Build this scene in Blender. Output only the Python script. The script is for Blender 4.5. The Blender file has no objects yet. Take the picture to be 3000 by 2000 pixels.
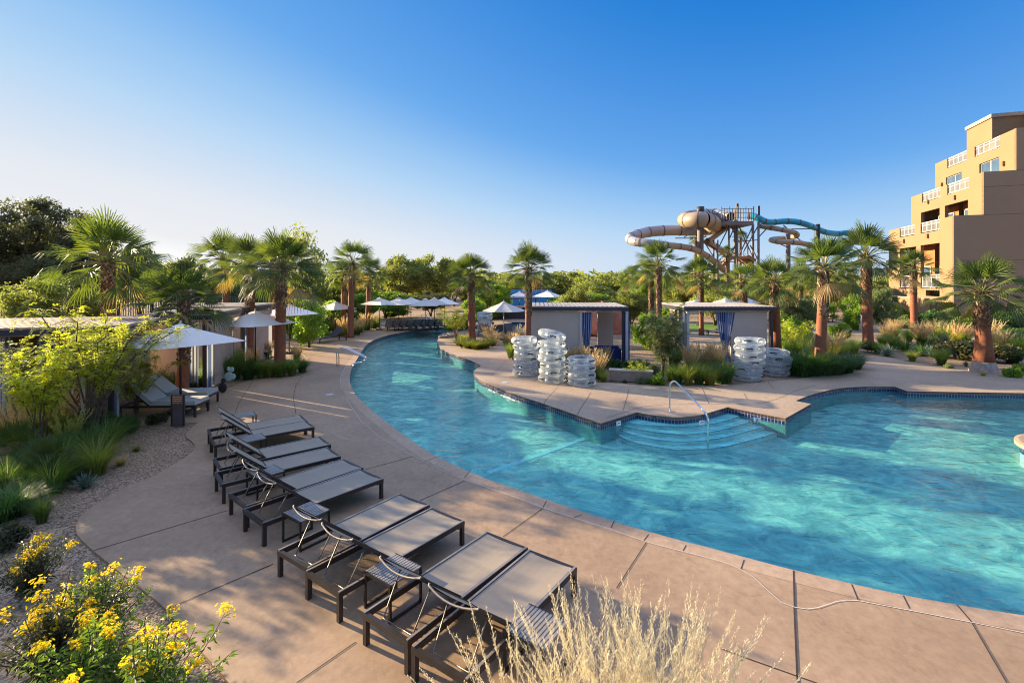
import bpy, math, random
import numpy as np
from mathutils import Vector, Matrix
from mathutils.geometry import delaunay_2d_cdt

# ------------------------------------------------------------------ basics
F, HY, CX, H = 1430.0, 820.0, 1500.0, 3.72      # focal length / horizon of the 3000 px photo, eye height
SC = bpy.context.scene
COL = SC.collection
R = math.radians
rng = np.random.default_rng(7)
rnd = random.Random(11)
SUN_AZ = math.atan2(-0.883, 0.469)              # from +Y towards -X
SUN_EL = R(14.5)

def W(px, py, z=0.0):
    Y = F * (H - z) / (py - HY)
    return Vector(((px - CX) / F * Y, Y, z))
def Dp(px, py, Y):
    return Vector(((px - CX) / F * Y, Y, H - (py - HY) / F * Y))
def XY(px, Y):
    return ((px - CX) / F * Y, Y)

# ------------------------------------------------------------------ materials
MATS = {}
def nt(name):
    m = bpy.data.materials.new(name); m.use_nodes = True
    t = m.node_tree; t.nodes.clear()
    out = t.nodes.new('ShaderNodeOutputMaterial')
    MATS[name] = m
    return m, t, out
def N(t, kind, **kw):
    n = t.nodes.new(kind)
    for k, v in kw.items():
        if k in n.inputs: n.inputs[k].default_value = v
        else: setattr(n, k, v)
    return n
def ramp(t, stops):
    r = t.nodes.new('ShaderNodeValToRGB')
    e = r.color_ramp.elements
    while len(e) < len(stops): e.new(0.5)
    for i, (p, c) in enumerate(stops):
        e[i].position = p; e[i].color = (*c, 1)
    return r
def mixc(t, a, b, fac):
    m = t.nodes.new('ShaderNodeMix'); m.data_type = 'RGBA'
    for sock, v in ((m.inputs[0], fac), (m.inputs[6], a), (m.inputs[7], b)):
        if hasattr(v, 'default_value') and hasattr(v, 'links'): t.links.new(v, sock)
        elif isinstance(v, tuple): sock.default_value = (*v, 1)
        else: sock.default_value = v
    return m.outputs[2]
def plain(name, c, rough=0.6, metal=0.0, vary=0.12, scale=3.0, bump=0.0, bscale=60.0, spec=0.5, coat=0.0):
    m, t, out = nt(name)
    tc = N(t, 'ShaderNodeTexCoord')
    n = N(t, 'ShaderNodeTexNoise', Scale=scale, Detail=5.0)
    t.links.new(tc.outputs['Object'], n.inputs['Vector'])
    lo = tuple(x * (1 - vary) for x in c); hi = tuple(min(1, x * (1 + vary)) for x in c)
    r = ramp(t, [(0.3, lo), (0.7, hi)])
    t.links.new(n.outputs[0], r.inputs[0])
    b = N(t, 'ShaderNodeBsdfPrincipled', Roughness=rough, Metallic=metal)
    b.inputs['Specular IOR Level'].default_value = spec
    b.inputs['Coat Weight'].default_value = coat
    t.links.new(r.outputs[0], b.inputs['Base Color'])
    if bump:
        n2 = N(t, 'ShaderNodeTexNoise', Scale=bscale, Detail=4.0)
        t.links.new(tc.outputs['Object'], n2.inputs['Vector'])
        bm = N(t, 'ShaderNodeBump', Strength=bump, Distance=0.02)
        t.links.new(n2.outputs[0], bm.inputs['Height']); t.links.new(bm.outputs[0], b.inputs['Normal'])
    t.links.new(b.outputs[0], out.inputs[0])
    return m
def leafmat(name, c1, c2, trans=0.4, scale=2.0, rough=0.5, tint=(1.0, 1.1, 0.45)):
    m, t, out = nt(name)
    tc = N(t, 'ShaderNodeTexCoord'); oi = N(t, 'ShaderNodeObjectInfo')
    n = N(t, 'ShaderNodeTexNoise', Scale=scale, Detail=6.0, Roughness=0.7)
    t.links.new(tc.outputs['Object'], n.inputs['Vector'])
    r = ramp(t, [(0.32, c1), (0.68, c2)])
    t.links.new(n.outputs[0], r.inputs[0])
    hs = N(t, 'ShaderNodeHueSaturation')
    mp = N(t, 'ShaderNodeMapRange'); mp.inputs[3].default_value = 0.8; mp.inputs[4].default_value = 1.25
    t.links.new(oi.outputs['Random'], mp.inputs[0]); t.links.new(mp.outputs[0], hs.inputs['Value'])
    t.links.new(r.outputs[0], hs.inputs['Color'])
    b = N(t, 'ShaderNodeBsdfPrincipled', Roughness=rough)
    b.inputs['Specular IOR Level'].default_value = 0.35
    tr = N(t, 'ShaderNodeBsdfTranslucent')
    vm = N(t, 'ShaderNodeVectorMath', operation='MULTIPLY')
    vm.inputs[1].default_value = tuple(x * 1.9 for x in tint)
    t.links.new(hs.outputs[0], vm.inputs[0]); t.links.new(vm.outputs[0], tr.inputs[0])
    t.links.new(hs.outputs[0], b.inputs['Base Color'])
    mx = N(t, 'ShaderNodeMixShader'); mx.inputs[0].default_value = trans
    t.links.new(b.outputs[0], mx.inputs[1]); t.links.new(tr.outputs[0], mx.inputs[2])
    t.links.new(mx.outputs[0], out.inputs[0])
    return m

def concrete(name, base, warm):
    m, t, out = nt(name)
    g = N(t, 'ShaderNodeNewGeometry')
    n1 = N(t, 'ShaderNodeTexNoise', Scale=0.5, Detail=5.0, Roughness=0.6)
    n2 = N(t, 'ShaderNodeTexNoise', Scale=9.0, Detail=8.0, Roughness=0.75)
    n3 = N(t, 'ShaderNodeTexNoise', Scale=220.0, Detail=3.0)
    mp = N(t, 'ShaderNodeMapping'); mp.inputs['Scale'].default_value = (1.0, 0.8, 1.0)
    t.links.new(g.outputs['Position'], n1.inputs['Vector']); t.links.new(g.outputs['Position'], mp.inputs[0])
    t.links.new(mp.outputs[0], n2.inputs['Vector']); t.links.new(g.outputs['Position'], n3.inputs['Vector'])
    r1 = ramp(t, [(0.32, base), (0.68, warm)]); t.links.new(n1.outputs[0], r1.inputs[0])
    r2 = ramp(t, [(0.3, (0.72, 0.70, 0.69)), (0.7, (1.1, 1.1, 1.1))]); t.links.new(n2.outputs[0], r2.inputs[0])
    r3 = ramp(t, [(0.35, (0.8, 0.8, 0.8)), (0.65, (1.12, 1.12, 1.12))]); t.links.new(n3.outputs[0], r3.inputs[0])
    a = N(t, 'ShaderNodeVectorMath', operation='MULTIPLY'); b_ = N(t, 'ShaderNodeVectorMath', operation='MULTIPLY')
    t.links.new(r1.outputs[0], a.inputs[0]); t.links.new(r2.outputs[0], a.inputs[1])
    t.links.new(a.outputs[0], b_.inputs[0]); t.links.new(r3.outputs[0], b_.inputs[1])
    n4 = N(t, 'ShaderNodeTexNoise', Scale=1.7, Detail=7.0, Roughness=0.8, Distortion=1.5); t.links.new(g.outputs['Position'], n4.inputs['Vector'])
    r4 = ramp(t, [(0.56, (1, 1, 1)), (0.66, (0.82, 0.80, 0.79)), (0.74, (0.74, 0.72, 0.70))]); t.links.new(n4.outputs[0], r4.inputs[0])
    c_ = N(t, 'ShaderNodeVectorMath', operation='MULTIPLY'); t.links.new(b_.outputs[0], c_.inputs[0]); t.links.new(r4.outputs[0], c_.inputs[1])
    b = N(t, 'ShaderNodeBsdfPrincipled', Roughness=0.62)
    b.inputs['Specular IOR Level'].default_value = 0.35
    t.links.new(c_.outputs[0], b.inputs['Base Color'])
    bm = N(t, 'ShaderNodeBump', Strength=0.25, Distance=0.004)
    t.links.new(n3.outputs[0], bm.inputs['Height']); t.links.new(bm.outputs[0], b.inputs['Normal'])
    t.links.new(b.outputs[0], out.inputs[0])
    return m

concrete('deck', (0.32, 0.208, 0.122), (0.445, 0.297, 0.178))
concrete('coping', (0.40, 0.265, 0.165), (0.51, 0.355, 0.23))
concrete('deck2', (0.39, 0.28, 0.185), (0.51, 0.375, 0.255))

def gravel():
    m, t, out = nt('gravel')
    g = N(t, 'ShaderNodeNewGeometry')
    v = N(t, 'ShaderNodeTexVoronoi', Scale=42.0)
    n = N(t, 'ShaderNodeTexNoise', Scale=0.35, Detail=6.0)
    t.links.new(g.outputs['Position'], v.inputs['Vector']); t.links.new(g.outputs['Position'], n.inputs['Vector'])
    rc = ramp(t, [(0.0, (0.10, 0.06, 0.035)), (0.45, (0.29, 0.195, 0.115)), (1.0, (0.52, 0.385, 0.25))])
    sp = N(t, 'ShaderNodeSeparateColor'); t.links.new(v.outputs['Color'], sp.inputs[0]); t.links.new(sp.outputs[0], rc.inputs[0])
    rn = ramp(t, [(0.35, (0.75, 0.72, 0.7)), (0.65, (1.05, 1.0, 0.95))]); t.links.new(n.outputs[0], rn.inputs[0])
    a = N(t, 'ShaderNodeVectorMath', operation='MULTIPLY'); t.links.new(rc.outputs[0], a.inputs[0]); t.links.new(rn.outputs[0], a.inputs[1])
    b = N(t, 'ShaderNodeBsdfPrincipled', Roughness=0.9)
    t.links.new(a.outputs[0], b.inputs['Base Color'])
    n4 = N(t, 'ShaderNodeTexNoise', Scale=7.0, Detail=4.0); t.links.new(g.outputs['Position'], n4.inputs['Vector'])
    bm0 = N(t, 'ShaderNodeBump', Strength=0.5, Distance=0.05); t.links.new(n4.outputs[0], bm0.inputs['Height'])
    bm = N(t, 'ShaderNodeBump', Strength=0.9, Distance=0.012); bm.invert = True
    t.links.new(v.outputs['Distance'], bm.inputs['Height']); t.links.new(bm0.outputs[0], bm.inputs['Normal']); t.links.new(bm.outputs[0], b.inputs['Normal'])
    t.links.new(b.outputs[0], out.inputs[0])
gravel()

def water():
    m, t, out = nt('water')
    g = N(t, 'ShaderNodeNewGeometry')
    mp = N(t, 'ShaderNodeMapping'); mp.inputs['Rotation'].default_value = (0, 0, R(25)); mp.inputs['Scale'].default_value = (0.75, 1.7, 1.0)
    t.links.new(g.outputs['Position'], mp.inputs[0])
    n1 = N(t, 'ShaderNodeTexNoise', Scale=1.3, Detail=2.0, Roughness=0.5, Distortion=0.6)
    n2 = N(t, 'ShaderNodeTexNoise', Scale=4.5, Detail=3.0, Roughness=0.55, Distortion=0.8)
    for n in (n1, n2): t.links.new(mp.outputs[0], n.inputs['Vector'])
    b1 = N(t, 'ShaderNodeBump', Strength=0.32, Distance=0.16); t.links.new(n1.outputs[0], b1.inputs['Height'])
    b2 = N(t, 'ShaderNodeBump', Strength=0.5, Distance=0.06); t.links.new(n2.outputs[0], b2.inputs['Height']); t.links.new(b1.outputs[0], b2.inputs['Normal'])
    dt = N(t, 'ShaderNodeVectorMath', operation='DOT_PRODUCT'); t.links.new(g.outputs['Incoming'], dt.inputs[0]); t.links.new(b2.outputs[0], dt.inputs[1])
    ab = N(t, 'ShaderNodeMath', operation='ABSOLUTE'); t.links.new(dt.outputs['Value'], ab.inputs[0])
    om = N(t, 'ShaderNodeMath', operation='SUBTRACT'); om.inputs[0].default_value = 1.0; t.links.new(ab.outputs[0], om.inputs[1])
    p5 = N(t, 'ShaderNodeMath', operation='POWER'); p5.inputs[1].default_value = 5.0; t.links.new(om.outputs[0], p5.inputs[0])
    fr = N(t, 'ShaderNodeMath', operation='MULTIPLY_ADD'); fr.inputs[1].default_value = 0.98; fr.inputs[2].default_value = 0.02; fr.use_clamp = True; t.links.new(p5.outputs[0], fr.inputs[0])
    gl = N(t, 'ShaderNodeBsdfGlossy', Roughness=0.03); t.links.new(b2.outputs[0], gl.inputs['Normal'])
    tr = N(t, 'ShaderNodeBsdfTransparent'); tr.inputs[0].default_value = (0.46, 0.86, 0.88, 1)
    mx = N(t, 'ShaderNodeMixShader')
    t.links.new(fr.outputs[0], mx.inputs[0]); t.links.new(tr.outputs[0], mx.inputs[1]); t.links.new(gl.outputs[0], mx.inputs[2])
    t.links.new(mx.outputs[0], out.inputs[0])
water()

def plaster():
    m, t, out = nt('pool_plaster_caustics')
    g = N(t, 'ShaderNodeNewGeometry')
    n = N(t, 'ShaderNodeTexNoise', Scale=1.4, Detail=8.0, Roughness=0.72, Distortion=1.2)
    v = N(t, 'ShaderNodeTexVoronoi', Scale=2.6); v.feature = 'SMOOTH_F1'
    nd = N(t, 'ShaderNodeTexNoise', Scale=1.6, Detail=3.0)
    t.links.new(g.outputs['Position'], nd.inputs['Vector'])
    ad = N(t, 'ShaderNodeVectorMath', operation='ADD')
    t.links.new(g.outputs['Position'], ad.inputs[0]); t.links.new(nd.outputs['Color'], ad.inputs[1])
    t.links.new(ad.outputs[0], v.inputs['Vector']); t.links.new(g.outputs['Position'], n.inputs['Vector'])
    r = ramp(t, [(0.33, (0.24, 0.33, 0.33)), (0.5, (0.52, 0.55, 0.47)), (0.68, (0.98, 0.86, 0.64))]); t.links.new(n.outputs[0], r.inputs[0])  # pale and dark mottling imitates sunlit caustics, painted into the floor colour
    r2 = ramp(t, [(0.0, (0.8, 0.88, 0.9)), (0.55, (1.0, 1.0, 1.0)), (0.8, (1.35, 1.3, 1.15))]); t.links.new(v.outputs['Distance'], r2.inputs[0])  # brighter cells add to the painted caustic pattern
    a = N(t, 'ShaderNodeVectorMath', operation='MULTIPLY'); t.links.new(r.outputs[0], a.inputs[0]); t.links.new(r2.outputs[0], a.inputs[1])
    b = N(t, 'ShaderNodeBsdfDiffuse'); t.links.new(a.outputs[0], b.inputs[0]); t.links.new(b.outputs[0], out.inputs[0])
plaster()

def tiles():
    m, t, out = nt('pool_tile')
    uv = N(t, 'ShaderNodeUVMap')
    br = N(t, 'ShaderNodeTexBrick'); br.offset = 0.0
    br.inputs['Color1'].default_value = (0.012, 0.018, 0.075, 1); br.inputs['Color2'].default_value = (0.02, 0.03, 0.11, 1)
    br.inputs['Mortar'].default_value = (0.55, 0.53, 0.55, 1); br.inputs['Scale'].default_value = 1.0
    br.inputs['Mortar Size'].default_value = 0.004; br.inputs['Brick Width'].default_value = 0.09; br.inputs['Row Height'].default_value = 0.09
    t.links.new(uv.outputs[0], br.inputs['Vector'])
    b = N(t, 'ShaderNodeBsdfPrincipled', Roughness=0.15); t.links.new(br.outputs[0], b.inputs['Base Color'])
    t.links.new(b.outputs[0], out.inputs[0])
tiles()

def stripes(name, a, bcol):
    m, t, out = nt(name)
    uv = N(t, 'ShaderNodeUVMap')
    w = N(t, 'ShaderNodeTexWave', Scale=2.2); w.bands_direction = 'X'
    t.links.new(uv.outputs[0], w.inputs['Vector'])
    r = ramp(t, [(0.0, a), (0.45, a), (0.55, bcol), (1.0, bcol)]); t.links.new(w.outputs[0], r.inputs[0])
    b = N(t, 'ShaderNodeBsdfPrincipled', Roughness=0.85); t.links.new(r.outputs[0], b.inputs['Base Color'])
    tr = N(t, 'ShaderNodeBsdfTranslucent'); t.links.new(r.outputs[0], tr.inputs[0])
    mx = N(t, 'ShaderNodeMixShader'); mx.inputs[0].default_value = 0.25
    t.links.new(b.outputs[0], mx.inputs[1]); t.links.new(tr.outputs[0], mx.inputs[2]); t.links.new(mx.outputs[0], out.inputs[0])
stripes('curtain', (0.03, 0.06, 0.20), (0.33, 0.40, 0.58)); stripes('curtain_pale', (0.12, 0.17, 0.28), (0.52, 0.54, 0.58))

def clearplastic():
    m, t, out = nt('clear_vinyl')
    tc = N(t, 'ShaderNodeTexCoord')
    n = N(t, 'ShaderNodeTexNoise', Scale=9.0, Detail=4.0); t.links.new(tc.outputs['Object'], n.inputs['Vector'])
    bm = N(t, 'ShaderNodeBump', Strength=0.5, Distance=0.02); t.links.new(n.outputs[0], bm.inputs['Height'])
    lw = N(t, 'ShaderNodeLayerWeight', Blend=0.45); t.links.new(bm.outputs[0], lw.inputs['Normal'])
    gl = N(t, 'ShaderNodeBsdfGlossy', Roughness=0.28); t.links.new(bm.outputs[0], gl.inputs['Normal'])
    df = N(t, 'ShaderNodeBsdfDiffuse'); df.inputs[0].default_value = (0.66, 0.70, 0.72, 1)
    tl = N(t, 'ShaderNodeBsdfTranslucent'); tl.inputs[0].default_value = (0.8, 0.85, 0.88, 1)
    tr = N(t, 'ShaderNodeBsdfTransparent'); tr.inputs[0].default_value = (0.93, 0.96, 0.97, 1)
    m1 = N(t, 'ShaderNodeMixShader'); m1.inputs[0].default_value = 0.5
    t.links.new(df.outputs[0], m1.inputs[1]); t.links.new(tl.outputs[0], m1.inputs[2])
    mr = N(t, 'ShaderNodeMapRange'); mr.inputs[3].default_value = 0.13; mr.inputs[4].default_value = 0.8
    t.links.new(lw.outputs['Facing'], mr.inputs[0])
    m2 = N(t, 'ShaderNodeMixShader'); t.links.new(mr.outputs[0], m2.inputs[0]); t.links.new(tr.outputs[0], m2.inputs[1]); t.links.new(m1.outputs[0], m2.inputs[2])
    fm = N(t, 'ShaderNodeMath', operation='MULTIPLY'); fm.inputs[1].default_value = 0.3; t.links.new(lw.outputs['Fresnel'], fm.inputs[0])
    m3 = N(t, 'ShaderNodeMixShader'); t.links.new(fm.outputs[0], m3.inputs[0]); t.links.new(m2.outputs[0], m3.inputs[1]); t.links.new(gl.outputs[0], m3.inputs[2])
    t.links.new(m3.outputs[0], out.inputs[0])
clearplastic()

def trunkmat(name, c_lo, c_hi, ring=9.0):
    m, t, out = nt(name)
    tc = N(t, 'ShaderNodeTexCoord')
    w = N(t, 'ShaderNodeTexWave', Scale=ring, Distortion=1.2, Detail=3.0); w.bands_direction = 'Z'
    w.inputs['Detail Scale'].default_value = 1.5
    n = N(t, 'ShaderNodeTexNoise', Scale=6.0, Detail=6.0)
    t.links.new(tc.outputs['Object'], w.inputs['Vector']); t.links.new(tc.outputs['Object'], n.inputs['Vector'])
    r = ramp(t, [(0.3, c_lo), (0.7, c_hi)]); t.links.new(n.outputs[0], r.inputs[0])
    c = mixc(t, r.outputs[0], tuple(x * 0.6 for x in c_lo), 0.0)
    mm = N(t, 'ShaderNodeMath', operation='MULTIPLY'); mm.inputs[1].default_value = 0.45; t.links.new(w.outputs[0], mm.inputs[0])
    t.links.new(mm.outputs[0], c.node.inputs[0])
    b = N(t, 'ShaderNodeBsdfPrincipled', Roughness=0.75); t.links.new(c, b.inputs['Base Color'])
    bm = N(t, 'ShaderNodeBump', Strength=0.5, Distance=0.02); t.links.new(w.outputs[0], bm.inputs['Height']); t.links.new(bm.outputs[0], b.inputs['Normal'])
    t.links.new(b.outputs[0], out.inputs[0])
trunkmat('palm_trunk', (0.23, 0.070, 0.030), (0.36, 0.125, 0.055))
trunkmat('bark', (0.07, 0.045, 0.030), (0.16, 0.11, 0.08), 3.0)
plain('boots', (0.16, 0.085, 0.05), 0.85, vary=0.55, scale=14)
plain('boot_tips', (0.34, 0.24, 0.15), 0.85, vary=0.4, scale=14)
plain('palm_foot', (0.42, 0.31, 0.25), 0.85, vary=0.25, scale=8, bump=0.4)
leafmat('palm_leaf', (0.034, 0.066, 0.020), (0.11, 0.145, 0.036), 0.38, 1.2, 0.55, (1.1, 1.05, 0.35))
leafmat('palm_petiole', (0.16, 0.16, 0.05), (0.26, 0.22, 0.09), 0.2, 3.0)
leafmat('palm_dead', (0.22, 0.14, 0.06), (0.36, 0.24, 0.11), 0.3, 3.0)
leafmat('mesquite_leaf', (0.27, 0.34, 0.055), (0.44, 0.47, 0.085), 0.5, 2.0, 0.6, (1.15, 1.05, 0.35))
leafmat('olive_leaf', (0.125, 0.145, 0.045), (0.26, 0.26, 0.085), 0.42, 0.7, 0.6)
leafmat('dark_leaf', (0.045, 0.055, 0.028), (0.14, 0.125, 0.055), 0.3, 0.5, 0.6)
leafmat('bright_leaf', (0.12, 0.19, 0.03), (0.22, 0.30, 0.05), 0.5, 0.8, 0.6)
leafmat('sage_leaf', (0.11, 0.14, 0.07), (0.22, 0.25, 0.12), 0.4, 1.2, 0.6)
leafmat('grass_green', (0.055, 0.115, 0.028), (0.13, 0.20, 0.04), 0.4, 2.0, 0.5)
leafmat('grass_deep', (0.03, 0.08, 0.028), (0.085, 0.15, 0.04), 0.35, 2.0, 0.45)
leafmat('grass_yellow', (0.17, 0.18, 0.04), (0.33, 0.31, 0.075), 0.45, 3.0, 0.55)
leafmat('grass_tan', (0.35, 0.27, 0.14), (0.60, 0.47, 0.28), 0.45, 6.0, 0.6, (1, 0.9, 0.65))
leafmat('plume', (0.42, 0.37, 0.26), (0.62, 0.57, 0.43), 0.35, 9.0, 0.7, (0.72, 0.68, 0.52))
leafmat('plume_straw', (0.26, 0.25, 0.08), (0.42, 0.38, 0.14), 0.4, 5.0, 0.6)
leafmat('agave', (0.07, 0.12, 0.10), (0.16, 0.22, 0.18), 0.15, 3.0, 0.45)
leafmat('cactus_pad', (0.30, 0.44, 0.46), (0.46, 0.58, 0.58), 0.1, 6.0, 0.5)
leafmat('cactus_pad_dark', (0.02, 0.02, 0.03), (0.05, 0.04, 0.05), 0.05, 6.0, 0.5)
leafmat('flower_yellow', (0.60, 0.48, 0.02), (0.72, 0.64, 0.04), 0.35, 8.0, 0.5, (0.9, 0.75, 0.2))
leafmat('flower_orange', (0.50, 0.26, 0.01), (0.62, 0.38, 0.015), 0.35, 8.0, 0.5, (0.9, 0.6, 0.2))
leafmat('shrub_leaf', (0.085, 0.14, 0.02), (0.20, 0.28, 0.045), 0.45, 5.0, 0.5)
leafmat('shrub_dark', (0.03, 0.05, 0.02), (0.09, 0.08, 0.04), 0.3, 5.0, 0.5)
leafmat('lawn', (0.10, 0.20, 0.03), (0.20, 0.30, 0.05), 0.1, 9.0, 0.7)
plain('frame_dark', (0.045, 0.036, 0.032), 0.38, metal=0.35, vary=0.15, scale=8)
plain('frame_edge', (0.30, 0.255, 0.215), 0.4, metal=0.3)
def slingmat():
    m, t, out = nt('sling')
    tc = N(t, 'ShaderNodeTexCoord')
    w = N(t, 'ShaderNodeTexChecker', Scale=220.0); t.links.new(tc.outputs['Object'], w.inputs['Vector'])
    w.inputs[1].default_value = (0.27, 0.21, 0.145, 1); w.inputs[2].default_value = (0.345, 0.28, 0.20, 1)
    n = N(t, 'ShaderNodeTexNoise', Scale=2.0, Detail=5.0); t.links.new(tc.outputs['Object'], n.inputs['Vector'])
    r = ramp(t, [(0.3, (0.85, 0.85, 0.86)), (0.7, (1.1, 1.08, 1.05))]); t.links.new(n.outputs[0], r.inputs[0])
    a = N(t, 'ShaderNodeVectorMath', operation='MULTIPLY'); t.links.new(w.outputs[0], a.inputs[0]); t.links.new(r.outputs[0], a.inputs[1])
    b = N(t, 'ShaderNodeBsdfPrincipled', Roughness=0.5); b.inputs['Specular IOR Level'].default_value = 0.5
    t.links.new(a.outputs[0], b.inputs['Base Color']); t.links.new(b.outputs[0], out.inputs[0])
slingmat()
plain('bright_metal', (0.26, 0.225, 0.185), 0.5, metal=0.6, vary=0.05)
plain('cushion', (0.42, 0.41, 0.38), 0.85, vary=0.08, scale=20, bump=0.2)
plain('grey_sling', (0.36, 0.34, 0.36), 0.7, vary=0.1)
plain('black_sling', (0.02, 0.02, 0.022), 0.6)
plain('table_slat', (0.26, 0.235, 0.21), 0.45, vary=0.2, scale=10)
plain('chrome', (0.72, 0.74, 0.76), 0.16, metal=1.0, vary=0.04)
plain('stucco', (0.50, 0.41, 0.34), 0.9, vary=0.06, scale=2, bump=0.3, bscale=90)
plain('stucco_left', (0.44, 0.34, 0.28), 0.9, vary=0.08, scale=2, bump=0.3, bscale=90)
plain('fascia', (0.022, 0.020, 0.038), 0.45, vary=0.2)
plain('roof_sheet', (0.33, 0.29, 0.27), 0.6, vary=0.25, scale=1.5)
plain('roof_wood', (0.33, 0.24, 0.19), 0.75, vary=0.35, scale=2)
plain('white_paint', (0.78, 0.76, 0.74), 0.5, vary=0.04)
plain('post_dark', (0.025, 0.022, 0.025), 0.5)
plain('navy_cushion', (0.012, 0.025, 0.13), 0.8)
plain('wall_cap', (0.55, 0.47, 0.38), 0.8)
plain('low_wall', (0.27, 0.20, 0.155), 0.9, vary=0.15, scale=6, bump=0.4)
leafmat('canvas', (0.80, 0.74, 0.66), (0.86, 0.80, 0.72), 0.22, 1.0, 0.8, (0.52, 0.5, 0.45))
plain('black_rubber', (0.012, 0.012, 0.014), 0.4)
plain('wood_stake', (0.20, 0.075, 0.05), 0.8, vary=0.3, scale=9)
plain('sign_brown', (0.16, 0.065, 0.04), 0.5)
plain('sign_wave', (0.75, 0.50, 0.30), 0.5)
plain('sign_post', (0.10, 0.075, 0.07), 0.5, vary=0.3)
plain('hotel_wall', (0.25, 0.158, 0.080), 0.9, vary=0.05, scale=0.5, bump=0.25, bscale=30)
plain('hotel_end', (0.35, 0.225, 0.135), 0.9, vary=0.05, scale=0.4, bump=0.25, bscale=30)
plain('hotel_recess', (0.38, 0.14, 0.05), 0.9)
plain('hotel_trim', (0.36, 0.30, 0.23), 0.7)
plain('rail_white', (0.50, 0.48, 0.45), 0.5, vary=0.03)
plain('window_glass', (0.06, 0.10, 0.16), 0.05, vary=0.3, scale=0.5, spec=1.0)
plain('lamp_brass', (0.25, 0.14, 0.06), 0.5)
plain('slide_tan', (0.36, 0.265, 0.175), 0.4, vary=0.12, scale=0.3)
plain('slide_grey', (0.31, 0.29, 0.28), 0.4, vary=0.2, scale=0.3)
plain('slide_blue', (0.015, 0.30, 0.44), 0.3, vary=0.2, scale=0.4)
plain('slide_flange', (0.10, 0.06, 0.05), 0.6)
plain('steel', (0.17, 0.135, 0.125), 0.6, vary=0.3, scale=0.5)
plain('steel_dark', (0.035, 0.033, 0.04), 0.6)
plain('rust_wood', (0.40, 0.22, 0.12), 0.7, vary=0.3, scale=0.6)
plain('red_rock', (0.36, 0.13, 0.075), 0.9, vary=0.3, scale=2, bump=0.6, bscale=8)
plain('rock', (0.24, 0.19, 0.16), 0.9, vary=0.4, scale=5, bump=0.6, bscale=12)
plain('pale_stone', (0.58, 0.52, 0.47), 0.85, vary=0.2, scale=6, bump=0.4)
plain('hill', (0.17, 0.145, 0.09), 1.0, vary=0.3, scale=0.03)
plain('screen_blue', (0.05, 0.27, 0.52), 0.35, vary=0.25, scale=0.4)
plain('joint_dark', (0.035, 0.022, 0.018), 0.9)
plain('joint_light', (0.62, 0.52, 0.43), 0.7)
plain('pool_side', (0.20, 0.36, 0.33), 0.7, vary=0.25, scale=2.5)
plain('groove', (0.16, 0.11, 0.075), 0.9)
plain('drain', (0.45, 0.44, 0.42), 0.5)
plain('step_plaster', (0.82, 0.84, 0.74), 0.7, vary=0.15, scale=3)
plain('strip_pale', (0.62, 0.74, 0.70), 0.6)
plain('floor_tile', (0.02, 0.05, 0.16), 0.3)
plain('tile_white', (0.80, 0.78, 0.74), 0.3)
plain('table_white', (0.7, 0.68, 0.64), 0.6)

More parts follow.
